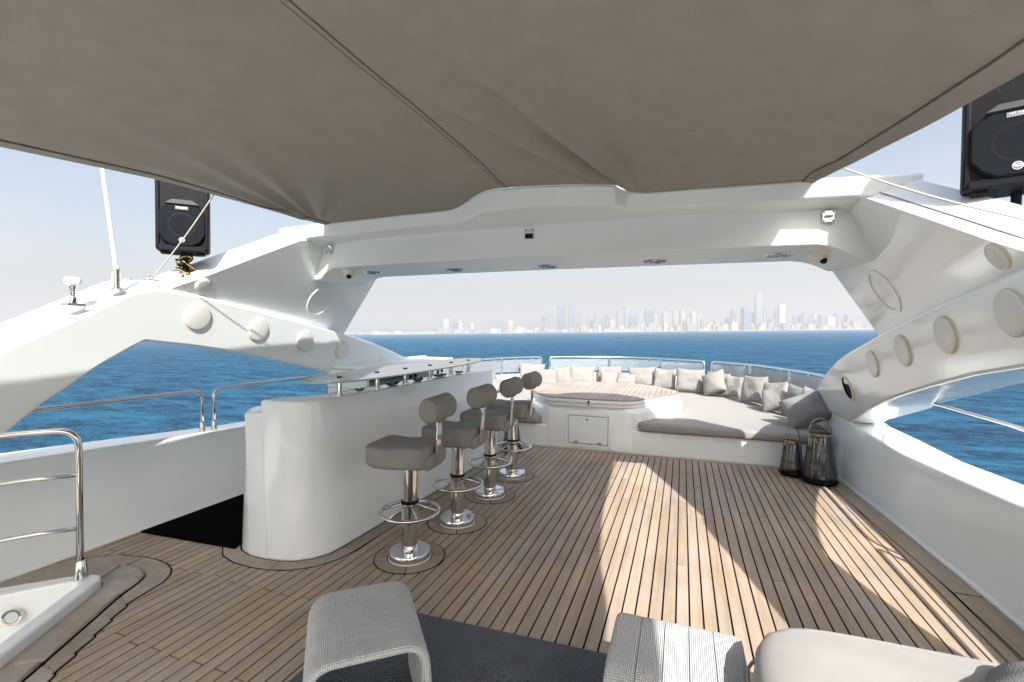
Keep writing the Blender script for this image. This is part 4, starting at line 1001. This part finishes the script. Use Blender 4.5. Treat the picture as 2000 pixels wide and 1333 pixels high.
# ------------------------------------------------------------------ bar stools
def make_stool():
    r_ = thing('bar_stool', 'x', 'bar stool', (0, 0, 0), 0, 'bar stools along the bar')
    obj('base_plate', lathe(new(), [(0, .0), (.146, .0), (.147, .034), (.140, .044), (.06, .046), (.058, .06), (0, .06)], 48, (0, 0, .010)), chrome, r_, smooth='auto')
    obj('column', lathe(new(), [(.057, .05), (.057, .385)], 32), chrome, r_, smooth='auto')
    obj('collar', lathe(new(), [(.055, .385), (.062, .387), (.062, .405), (.053, .407)], 32), blackp, r_, smooth='auto')
    obj('upper_column', lathe(new(), [(.053, .405), (.053, .67)], 32), chrome, r_, smooth='auto')
    obj('foot_ring', tube(new(), [(math.cos(a)*.203, math.sin(a)*.203, .325) for a in [2*math.pi*k/48 for k in range(48)]], .0125, 10, closed=True), chrome, r_, smooth=True)
    for k in range(6):
        a = math.pi*2*k/6+.2; c_, s = math.cos(a), math.sin(a)
        obj('spoke', tube(new(), [(c_*.045, s*.045, .385), (c_*.075, s*.075, .365), (c_*.20, s*.20, .326)], .0062, 8), chrome, r_, smooth=True)
    obj('seat_plate', box(-.13, .13, -.13, .13, .655, .668), blackp, r_)
    def f(q):
        z = q.z; q.z += -.007*math.exp(-((q.x+.05)/.11)**2)*max(0, min(1, z/.05)) + .006*math.sin(q.x*13+.6) - .012*max(0, min(1, (.02-z)/.05))*math.cos(q.y*9)
        q.z += .02*(q.x/.22)**2*(1 if q.x < 0 else .5)
        q.y += .002*math.sin(q.x*17+q.z*20)
        return q
    obj('seat', rbox(new(), .222, .205, .080, 20, 7, f, Matrix.Translation((-.035, 0, .735))), f_stool, r_, smooth=True)
    # skirt tie at the rear
    obj('seat_skirt', rbox(new(), .018, .17, .055, 8, 4, None, Matrix.Translation((.185, .02, .70)) @ Matrix.Rotation(R(8), 4, 'Y')), f_stool, r_, smooth=True)
    bm = new()
    pts = [(.05, .662), (.19, .665), (.208, .70), (.212, .80), (.222, .92), (.215, 1.03)]
    for (xa, za), (xb, zb) in zip(pts, pts[1:]):
        add_box(bm, 0, 1, 0, 1, 0, 1) if False else None
    prev = None
    for i, (xa, za) in enumerate(pts):
        d = Vector((pts[min(i+1, 5)][0]-pts[max(i-1, 0)][0], 0, pts[min(i+1, 5)][1]-pts[max(i-1, 0)][1])).normalized(); n_ = Vector((d.z, 0, -d.x))*.0045
        ring = [bm.verts.new(Vector((xa, y, za))+s*n_) for y, s in ((-.036, 1), (.036, 1), (.036, -1), (-.036, -1))]
        if prev:
            for k in range(4): bm.faces.new((prev[k], prev[(k+1) % 4], ring[(k+1) % 4], ring[k]))
        prev = ring
    bm.faces.new(prev)
    obj('back_strap', bm, chrome, r_, bevel=.002)
    prof = [(0, -.185), (.045, -.184), (.070, -.176), (.082, -.150), (.084, 0), (.083, .150), (.070, .176), (.045, .184), (0, .185)]
    b_ = lathe(new(), prof, 28)
    for v in b_.verts:
        x_, y, z = v.co; v.co = Vector((.215+x_*.92, z, 1.065+y*1.05+.004*math.sin(z*22)+.003*math.sin(z*60+x_*40)))
    bk = obj('back_roll', b_, f_stool, r_, smooth='auto')
    obj('cover_tail', rbox(new(), .045, .085, .020, 6, 3, None, Matrix.Translation((.20, .03, .985))), f_stool, bk, smooth=True)
    return r_
s0 = make_stool()
labs = ['nearest taupe bar stool, beside the rounded end of the bar', 'second taupe bar stool from the camera along the bar', 'third taupe bar stool from the camera along the bar', 'farthest taupe bar stool, in front of the lounge cushions']
rots = [R(5), R(2), R(3), R(1)]
for i, (x_, y) in enumerate(STOOLS):
    o = s0 if i == 0 else copy_tree(s0)
    o.location = (x_, y, 0); o.rotation_euler = (0, 0, rots[i]); o['label'] = labs[i]

# ------------------------------------------------------------------ forward lounge
LO = Vector((XC, 7.5, 0))
lounge = thing('lounge_base', 'white moulded lounge base across the bow with a locker door', 'sofa base', LO)
inner_fp = [p-normal2(fp, i)*.03 for i, p in enumerate(fp)]
basep = [(-3.88, 6.22), (-1.9, 6.24), (-1.0, 6.245), (-.2, 6.27), (.5, 6.285), (1.63, 6.285)] + [(p.x, p.y) for p in inner_fp if p.y > 6.4]
obj('platform', prism(new(), [(a-LO.x, b_-LO.y) for a, b_ in basep], -.005, .305), gel, lounge, bevel=.022, segs=4)
octo = [(-2.13, 6.76), (-1.80, 6.27), (-1.70, 6.20), (-1.18, 6.185), (-.70, 6.215), (-.56, 6.30), (-.37, 6.62), (-.03, 7.28), (-.06, 7.55), (-.45, 8.15), (-.78, 8.33), (-1.18, 8.36), (-1.6, 8.33), (-1.9, 8.15), (-2.28, 7.6), (-2.30, 7.3)]
def shrink(p, d):
    c_ = Vector((XC, 7.3)); return [tuple(c_+(Vector(q)-c_)*(1-d/(Vector(q)-c_).length)) for q in p]
ped = new(); lv = []
for z, d in ((.29, -.05), (.50, -.045), (.575, -.03), (.592, .0)):
    lv.append([ped.verts.new((a-LO.x, max(b_, 6.20)-LO.y+(.045 if b_ < 6.4 else 0)*(1 if z > .4 else .9), z)) for a, b_ in shrink(octo, d)])
for a, c_ in zip(lv, lv[1:]):
    for i in range(len(a)): ped.faces.new((a[i], a[(i+1) % len(a)], c_[(i+1) % len(a)], c_[i]))
ped.faces.new(lv[-1])
obj('pedestal', ped, gel, lounge, bevel=.02, segs=3, angle=25)
# front cheek between platform and pedestal where the locker door sits
obj('front_panel', prism(new(), [(a-LO.x, b_-LO.y) for a, b_ in ((-1.86, 6.40), (-1.82, 6.30), (-1.74, 6.236), (-.66, 6.236), (-.50, 6.30), (-.40, 6.50))], .0, .56), gel, lounge, bevel=.03, segs=4)
dz = obj('locker_frame', box(-1.492-LO.x, -.868-LO.x, 6.226-LO.y, 6.24-LO.y, .046, .502), gel_lt, lounge, bevel=.008, segs=3)
obj('shadow_gap', box(-1.444-LO.x, -.905-LO.x, 6.2235-LO.y, 6.230-LO.y, .086, .466), caulk, dz)
dd = obj('locker_door', box(-1.438-LO.x, -.911-LO.x, 6.219-LO.y, 6.228-LO.y, .092, .460), gel_lt, lounge, bevel=.003)
obj('latch', lathe(new(), [(0, .012), (.012, .012), (.018, .008), (.020, 0)], 20, M=frame((-1.175-LO.x, 6.219-LO.y, .425), (0, -1, 0))), chrome, dd, smooth='auto')
for x_ in (-1.335, -1.02): obj('hinge', box(x_-.027-LO.x, x_+.027-LO.x, 6.212-LO.y, 6.22-LO.y, .088, .122), plain('tarnished steel', (.35, .35, .26), .4, metal=.6) if 'tarnished steel' not in MATS else MATS['tarnished steel'], dd)
for x_, z, y in ((-1.645, .435, 6.236), (-1.535, .28, 6.236), (-.835, .28, 6.236), (-.711, .459, 6.236), (-.216, .255, 6.27), (.42, .255, 6.285), (1.017, .25, 6.285)):
    obj('screw_cap', lathe(new(), [(0, .003), (.008, .002), (.009, -.002)], 12, M=frame((x_-LO.x, y-LO.y, z), (0, -1, 0))), chrome, lounge)
table = thing('sunpad_table', 'teak topped octagonal table in the middle of the lounge', 'table', (XC, 7.3, .59))
TO = Vector((XC, 7.3, .59))
def tp(p): return [(a-TO.x, b_-TO.y) for a, b_ in p]
obj('table_base', prism(new(), tp(shrink(octo, .015)), .003, .045), gel, table, bevel=.008)
obj('table_edge', prism(new(), tp(shrink(octo, .0)), .047, .10), gel, table, bevel=.014, segs=3)
top_poly = shrink(octo, .012)
obj('caulked_bed', prism(new(), tp(top_poly), .10, .108), caulk, table)
x_ = -2.32; 
while x_ < 0.02:
    q = clip(clip(top_poly, 0, x_+PW-.006, True), 0, x_, False)
    if len(q) > 2: 
        q2 = [q[0]]
        for p_ in q[1:]:
            if (Vector(p_)-Vector(q2[-1])).length > 1e-4: q2.append(p_)
        if (Vector(q2[0])-Vector(q2[-1])).length < 1e-4: q2.pop()
        if len(q2) > 2: obj('slat', prism(new(), tp(q2), .104, .114), tk_t, table)
    x_ += PW
obj('edge_strip', tube(new(), [(a, b_, .106) for a, b_ in tp(shrink(octo, .006))], .009, 8, closed=True), tk_d, table, smooth=True)
obj('fastener', box(-.006, .006, -1.125, -1.11, .01, .06), brass, table)
obj('catch', lathe(new(), [(0, .012), (.013, .010), (.014, 0)], 14, M=frame((.0, -1.118, .075), (0, -1, 0))), blackp, table)

# sunpad cushions
def pad(name, pts, z0, z1, label, bev=.05):
    c_ = Vector((sum(p[0] for p in pts)/len(pts), sum(p[1] for p in pts)/len(pts)))
    o = obj(name, prism(new(), [(p[0]-c_.x, p[1]-c_.y) for p in pts], z0-z0, z1-z0), f_seat, loc=(c_.x, c_.y, z0), bevel=bev, segs=6, angle=25)
    return tag(o, label, 'cushion')
rp = [(p.x, p.y) for p in fp if p.y > 6.5 and p.x > XC]
lp_ = [(p.x, p.y) for p in fp if p.y > 6.5 and p.x < XC]
oR = [(-.50, 6.42), (-.40, 6.66), (.03, 7.38), (.0, 7.66), (-.38, 8.28), (-.74, 8.44), (XC+.01, 8.47)]
oL = [(-2.36, 7.66), (-1.95, 8.25), (-1.64, 8.44), (XC-.01, 8.47)]
def inset_arc(l): 
    c_ = Vector((XC, 7.2)); return [tuple(c_+(Vector(p)-c_)*(1-.03/(Vector(p)-c_).length)) for p in l]
ra = inset_arc(rp); la = inset_arc(lp_)
pad('sunpad_cushion', [(-.56, 6.34), (-.50, 6.22), (-.1, 6.215), (.5, 6.225), (1.1, 6.225), (1.60, 6.22)] + ra + [(XC+.01, 10.4)] + oR[::-1], .307, .425, 'large grey sunpad cushion filling the right of the lounge around the table', .045)
pad('sunpad_cushion', [(XC-.01, 10.4)] + la + [(-3.86, 6.20), (-2.4, 6.19), (-1.90, 6.20), (-1.83, 6.28), (-2.0, 6.6), (-2.2, 6.82), (-2.40, 7.3)] + oL, .307, .425, 'grey sunpad cushion at the left of the lounge behind the last stool', .045)

# windbreak rail on the coaming
def rail_seg(pts, label, posts):
    c_ = Vector(pts[len(pts)//2]); c_.z = .69
    t_ = thing('glass_railing', label, 'railing', c_)
    P_ = [Vector((p.x, p.y, 1.03)) for p in pts]
    a0, a1 = P_[0].copy(), P_[-1].copy(); a0.z = a1.z = .68
    top = arc_round([a0]+[P_[0]]+P_[1:-1]+[P_[-1]]+[a1], .07, 6) if len(P_) < 4 else [a0]+arc_round([a0.lerp(P_[0], .5), P_[0], P_[1]], .09, 6)[1:]+P_[2:-2]+arc_round([P_[-2], P_[-1], P_[-1].lerp(a1, .5)], .09, 6)[:-1]+[a1]
    obj('top_rail', tube(new(), [p-c_ for p in top], .016, 10), steel, t_, smooth=True)
    n = len(P_); cuts = [0]+[int(f*(n-1)) for f in posts]+[n-1]
    for a, b_ in zip(cuts, cuts[1:]):
        bm = new(); prev = None
        sub = [P_[a].lerp(P_[a+1], .2)]+P_[a+1:b_]+[P_[b_].lerp(P_[b_-1], .2)]
        for q in sub:
            i = min(range(n), key=lambda k: (P_[k]-q).length); nn = normal2(P_, i)*.004
            ring = [bm.verts.new(q-c_+Vector((0, 0, dz_))+s*nn) for dz_, s in ((-.30, 1), (-.045, 1), (-.045, -1), (-.30, -1))]
            if prev:
                for k in range(4): bm.faces.new((prev[k], prev[(k+1) % 4], ring[(k+1) % 4], ring[k]))
            else: bm.faces.new(ring)
            prev = ring
        bm.faces.new(prev[::-1])
        gp_ = obj('glass_panel', bm, g_rail, t_)
        for f in (.28, .72):
            q = sub[int(f*(len(sub)-1))]-c_
            obj('clip', box(-.012, .012, -.012, .012, -.06, -.02, M=Matrix.Translation(q)), chrome, gp_, bevel=.003)
    for f in posts:
        q = P_[int(f*(n-1))]-c_
        ps = obj('post', tube(new(), [q-Vector((0, 0, .36)), q], .013, 10), steel, t_, smooth='auto')
        obj('clip', box(-.03, .03, -.012, .012, -.20, -.165, M=Matrix.Translation(q)), chrome, ps, bevel=.003)
    return t_
rpath = [p+normal2(fp, i)*.09 for i, p in enumerate(fp)]
# resample by arc length
def resamp(P_, n):
    Ls = [0]
    for a, b_ in zip(P_, P_[1:]): Ls.append(Ls[-1]+(b_-a).length)
    o_ = []
    for k in range(n+1):
        s = Ls[-1]*k/n; j = max(i for i in range(len(Ls)) if Ls[i] <= s+1e-9); j = min(j, len(P_)-2); o_.append(P_[j].lerp(P_[j+1], (s-Ls[j])/max(1e-9, Ls[j+1]-Ls[j])))
    return o_
rpath = resamp(rpath, 400)
def sect(f): return [p for p in rpath if f(p)]
rail_seg(sect(lambda p: XC-1.60 < p.x < XC+1.58)[::4], 'middle section of the glass and steel windbreak rail across the bow', (.30, .64))
rail_seg(sect(lambda p: p.x > XC+1.66 and p.y > 6.6)[::4], 'right section of the curved glass windbreak rail, ending at the arch', (.45, .78))
rail_seg(sect(lambda p: p.x < XC-1.70 and p.y > 6.6)[::4], 'left section of the curved glass windbreak rail, behind the bar end', (.30, .62))

# ------------------------------------------------------------------ pillows
def pillow(w, h, t_, seed, mat, pw=3.2):
    rr = random.Random(seed); bm = new(); n = 16; F = []; B = []
    ph = [rr.uniform(0, 6.28) for _ in range(8)]
    def P_(i, j, s):
        u = -1+2*i/n; v = -1+2*j/n
        e = (max(0, 1-abs(u)**pw)*max(0, 1-abs(v)**pw))**.5
        cx = 1-.07*(1-v*v)*1.0; cz = 1-.07*(1-u*u)
        x_ = u*w/2*(.93+.07*abs(v)**2)*1.0; z = v*h/2*(.93+.07*abs(u)**2)
        wr = .035*t_*math.sin(u*4+ph[0]+v*3)+.028*t_*math.sin(v*7+ph[1]-u*2)+.012*t_*math.sin(u*13+v*7+ph[2])
        # creases drawn to the corners
        cr = -.03*t_*abs(math.sin((u*v)*4+ph[3]))
        y = s*(t_/2*e*(1+.12*math.sin(ph[4]+u*2))+ (wr+cr)*e)
        # a slumped lower half
        y += .03*h*(1-v)*0; z -= .03*h*(1-u*u)*(v > 0)*(.5+.5*math.sin(ph[5]))
        return Vector((x_, y+.02*math.sin(u*2+ph[6]), z+h/2))
    for s, G_ in ((-1, F), (1, B)):
        for i in range(n+1): G_.append([bm.verts.new(P_(i, j, s)) for j in range(n+1)])
    for i in range(n):
        for j in range(n):
            bm.faces.new((F[i][j], F[i+1][j], F[i+1][j+1], F[i][j+1])); bm.faces.new((B[i][j], B[i][j+1], B[i+1][j+1], B[i+1][j]))
    bmesh.ops.remove_doubles(bm, verts=bm.verts, dist=.0006)
    return obj('pillow', bm, mat, smooth=True, sub=1)
PIL = [ # x,y,z base, width, height, thick, yaw offset, lean, roll, mat, label
 (-3.42, 8.38, .425, .46, .40, .17, 0, 34, 0, 'g', 'grey violet pillow lying at the far left of the lounge by the bar end'),
 (-3.22, 8.30, .425, .46, .30, .17, 10, 40, 0, 'w', 'white pillow slumped in front of the grey violet one'),
 (-2.93, 9.36, .47, .60, .46, .16, 0, 14, 3, 'w', 'tall white pillow standing left against the coaming, above the last stool'),
 (-2.62, 9.35, .425, .46, .42, .16, -8, 24, 0, 'w', 'white pillow leaning in front of the tall left one'),
 (-2.38, 9.73, .43, .40, .43, .15, 4, 16, -4, 'w', 'narrow white pillow tucked between two wider ones on the left'),
 (-2.02, 9.98, .425, .60, .44, .18, 0, 17, 2, 'w', 'wide white pillow left of the dark gap behind the table'),
 (-1.47, 10.22, .43, .56, .44, .16, 0, 14, 0, 'w', 'white pillow standing right of the dark gap behind the table'),
 (-1.42, 9.98, .425, .44, .36, .15, 5, 24, 0, 'w', 'small bright pillow lying in front right of the dark gap'),
 (-1.10, 9.95, .425, .42, .34, .15, -6, 30, 5, 'w', 'small bright white pillow at the middle behind the table'),
 (-.80, 10.12, .43, .60, .44, .16, 0, 15, -3, 'w', 'cream pillow behind the right half of the table'),
 (-.33, 9.92, .425, .46, .45, .16, 0, 15, 2, 'w', 'upright light grey pillow at the right back corner of the table'),
 (.13, 9.62, .425, .55, .49, .17, 0, 14, 0, 'w', 'large square light grey pillow under the gap between rail sections'),
 (.50, 9.22, .425, .46, .45, .18, -14, 22, -24, 'w', 'light grey pillow tipped on its corner right of the large square one'),
 (.60, 9.42, .44, .46, .42, .15, 0, 12, 3, 'w', 'pillow mostly hidden behind the tipped one'),
 (.84, 9.10, .425, .38, .42, .16, 6, 12, 4, 'w', 'narrow grey pillow standing in shade beside the wrinkled square one'),
 (1.06, 8.52, .425, .50, .48, .18, 0, 14, -3, 'w', 'wrinkled square grey pillow under the right rail posts'),
 (1.28, 7.98, .44, .44, .42, .16, 10, 12, -8, 'w', 'pointed light grey pillow behind the one fallen forward'),
 (1.22, 7.66, .425, .44, .40, .16, 20, 26, -30, 'w', 'light pillow fallen forward with a lit corner near the dark gap'),
 (1.46, 7.35, .43, .44, .44, .16, 30, 10, 6, 'g', 'dark shaded pillow in the gap behind the big grey one'),
 (1.42, 6.52, .43, .56, .44, .34, 74, 34, -34, 'g', 'big crumpled grey pillow leaning on the right arch foot'),
 (1.53, 6.86, .50, .36, .38, .14, 40, 8, 10, 'w', 'pale pillow tip showing above the big grey pillow')]
for k, (x_, y, z, w, h, t_, yo, le, ro, m_, lab) in enumerate(PIL):
    o = pillow(w, h, t_, k*7+1, f_pil if m_ == 'w' else f_pilg, 3.2 if m_ == 'w' else 2.1)
    d = Vector((XC+.25, 7.1))-Vector((x_, y)); ang = math.atan2(d.x, -d.y)   # front (-Y local) faces the table
    # blend with facing aft
    if y > 9.2: ang *= .7
    o.location = (x_, y, z+.01); o.rotation_mode = 'XYZ'
    o.matrix_world = Matrix.Translation((x_, y, z+.005)) @ Matrix.Rotation(ang+R(yo), 4, 'Z') @ Matrix.Rotation(R(-le), 4, 'X') @ Matrix.Translation((0, 0, h*.5)) @ Matrix.Rotation(R(ro), 4, 'Y') @ Matrix.Translation((0, 0, -h*.5+abs(math.sin(R(ro)))*w*.22))
    tag(o, lab, 'pillow', 'pillows along the lounge back')

# ------------------------------------------------------------------ lanterns
def lantern(x_, y, s, label, hb, rb, rt_, hh):
    t_ = thing('lantern', label, 'lantern', (x_, y, .004), R(12), 'floor lanterns by the lounge')
    bs = obj('base', lathe(new(), [(0, 0), (rb*.98, 0), (rb*1.02, .008), (rb*.90, .018), (rb*.80, .028), (0, .028)], 40), brass, t_, smooth='auto')
    obj('foot_plate', lathe(new(), [(0, .028), (rb*1.12, .028), (rb*1.12, .036), (0, .036)], 40), blackp, bs, smooth='auto')
    prof = [(rb*.86, .036), (rb*.99, .07), (rb*1.0, .10), (rt_+(rb-rt_)*.45, hb*.60), (rt_*1.08, hb*.92), (rt_*.92, hb)]
    b_ = lathe(new(), prof, 48)
    for v in b_.verts:
        r_ = math.hypot(v.co.x, v.co.y); a = math.atan2(v.co.y, v.co.x); f = 1+.022*math.cos(a*12); v.co.x *= f; v.co.y *= f
    obj('glass_body', b_, g_smoke, t_, smooth=True)
    for k in range(3):
        a = -.35+math.pi*2/3*k
        obj('rib', tube(new(), [(math.cos(a)*r_*1.03, math.sin(a)*r_*1.03, z) for r_, z in prof], .0055, 8), brass, t_, smooth=True)
    obj('collar', lathe(new(), [(rt_*.90, hb-.004), (rt_*1.02, hb-.002), (rt_*1.02, hb+.020), (rt_*.9, hb+.022), (rt_*.86, hb+.02)], 40), brass, t_, smooth='auto')
    pts = [(math.cos(a)*rt_*1.03, 0, hb+.02+(hh-hb-.02)*math.sin(a)**.8) for a in [math.pi*k/20 for k in range(21)]]
    obj('handle', tube(new(), pts, .0060, 10), brass, t_, smooth=True)
lantern(1.17, 5.99, 1, 'smaller smoked glass lantern with brass ring handle, left of the pair by the lounge', .37, .115, .078, .53)
lantern(1.395, 5.80, 1, 'larger smoked glass lantern with brass hoop handle at the right bulwark corner', .51, .155, .105, .685)
lantern(-2.10, 5.80, 1, 'bluish glass lantern half hidden behind the last bar stool', .36, .125, .085, .52)

# ------------------------------------------------------------------ near furniture
rug = obj('rug', prism(new(), [(-.75, -1.5), (.75, -1.5), (.72, 1.07), (-.70, 1.02)], .004, .018), f_rug, loc=(-.93, 1.23, 0), bevel=.004)
tag(rug, 'dark slate woven rug under the woven stools', 'rug')
def footstool(x_, y, rz, label, L_=.44, Wd=.44, h=.42, nb=5, taper=0):
    t_ = thing('footstool', label, 'footstool', (x_, y, .018), rz, 'woven arch footstools')
    # arch profile in local XZ (leg - top - leg), bands side by side along Y
    pth = arc_round([(-L_/2-.03, 0, 0), (-L_/2, 0, h-.02), (L_/2, 0, h-.02), (L_/2+.03, 0, 0)], .085, 9)
    nrm = []
    for i in range(len(pth)):
        d = (pth[min(i+1, len(pth)-1)]-pth[max(i-1, 0)]).normalized(); nrm.append(Vector((-d.z, 0, d.x)))
    bw = Wd/nb
    for k in range(nb):
        y0, y1 = -Wd/2+bw*k+.0012, -Wd/2+bw*(k+1)-.0012; bm = new(); prev = None
        m_ = [y0, y0+.0016, (y0+y1)/2, y1-.0016, y1]; hh = [-.0016, -.0002, .0002, -.0002, -.0016]
        for i, p in enumerate(pth):
            o_ = [p+nrm[i]*(.018+e_)+Vector((0, yy, 0)) for yy, e_ in zip(m_, hh)]; n_ = [p-nrm[i]*.018+Vector((0, yy, 0)) for yy in m_]
            ring = [bm.verts.new(q) for q in o_+n_[::-1]]
            if prev:
                for q in range(len(ring)): bm.faces.new((prev[q], prev[(q+1) % len(ring)], ring[(q+1) % len(ring)], ring[q]))
            else: bm.faces.new(ring)
            prev = ring
        bm.faces.new(prev[::-1]); obj('woven_band', bm, f_band, t_, smooth='auto')
    for y0 in (-Wd/2, Wd/2):
        obj('piping', tube(new(), [p+Vector((0, y0, 0)) for p in pth], .0165, 10), f_band, t_, smooth=True)
    return t_
footstool(-1.20, 1.57, R(41), 'arched grey woven footstool standing askew in the lower middle', L_=.40, Wd=.46)
footstool(-.005, 1.80, R(90), 'grey woven footstool half in sun beside the cream sofa', L_=.42, Wd=.44)
sf = thing('outdoor_sofa', 'cream upholstered outdoor sofa cut off at the lower right', 'sofa', (.75, 1.0, 0))
obj('seat_cushion', rbox(new(), .555, .75, .17, 16, 6, None, Matrix.Translation((.02, .12, .460))), f_sofa, sf, smooth=True)
obj('piping', tube(new(), arc_round([(-.53, -.5, .45), (-.53, .86, .45), (.565, .86, .45), (.565, -.5, .45)], .16, 8), .006, 8), f_sofa, sf, smooth=True)
obj('arm_base', box(-.50, .54, -.55, .76, .10, .33), f_sofa, sf, bevel=.04, segs=4)
for sx in (-.44, .5):
    for sy in (-.5, .7): obj('leg', box(sx-.03, sx+.03, sy-.03, sy+.03, .0, .105), tk_d, sf)
for k, (x_, y, z, le, ya, lab) in enumerate(((1.13, 1.56, .60, 35, 200, 'dark grey cushion on the right end of the cream sofa'), (1.06, 1.70, .56, 75, 150, 'grey cushion lying under the darker one on the sofa end'))):
    o = pillow(.46, .44, .2, 90+k, f_pilg)
    o.matrix_world = Matrix.Translation((x_, y, z)) @ Matrix.Rotation(R(ya), 4, 'Z') @ Matrix.Rotation(R(-le), 4, 'X'); tag(o, lab, 'cushion')

# unseen white lounge added behind the camera to bounce sunlight forward as fill
al_ = thing('bounce_lounge', 'unseen white lounge shape added aft to bounce sunlight under the awning', 'sofa', (XC, -3.6, 0))
obj('platform', prism(new(), [(-2.5, -1.6), (2.5, -1.6), (2.5, 1.4), (-2.5, 1.4)], .004, .34), gel_lt, al_, bevel=.04, segs=3)
for k in range(3): obj('bounce_pad', box(-2.42+1.62*k, -.83+1.62*k, -1.5, 1.34, .342, .46), plain('white bounce surface', (.74, .73, .70), .5) if 'white bounce surface' not in MATS else MATS['white bounce surface'], al_, bevel=.04, segs=4)
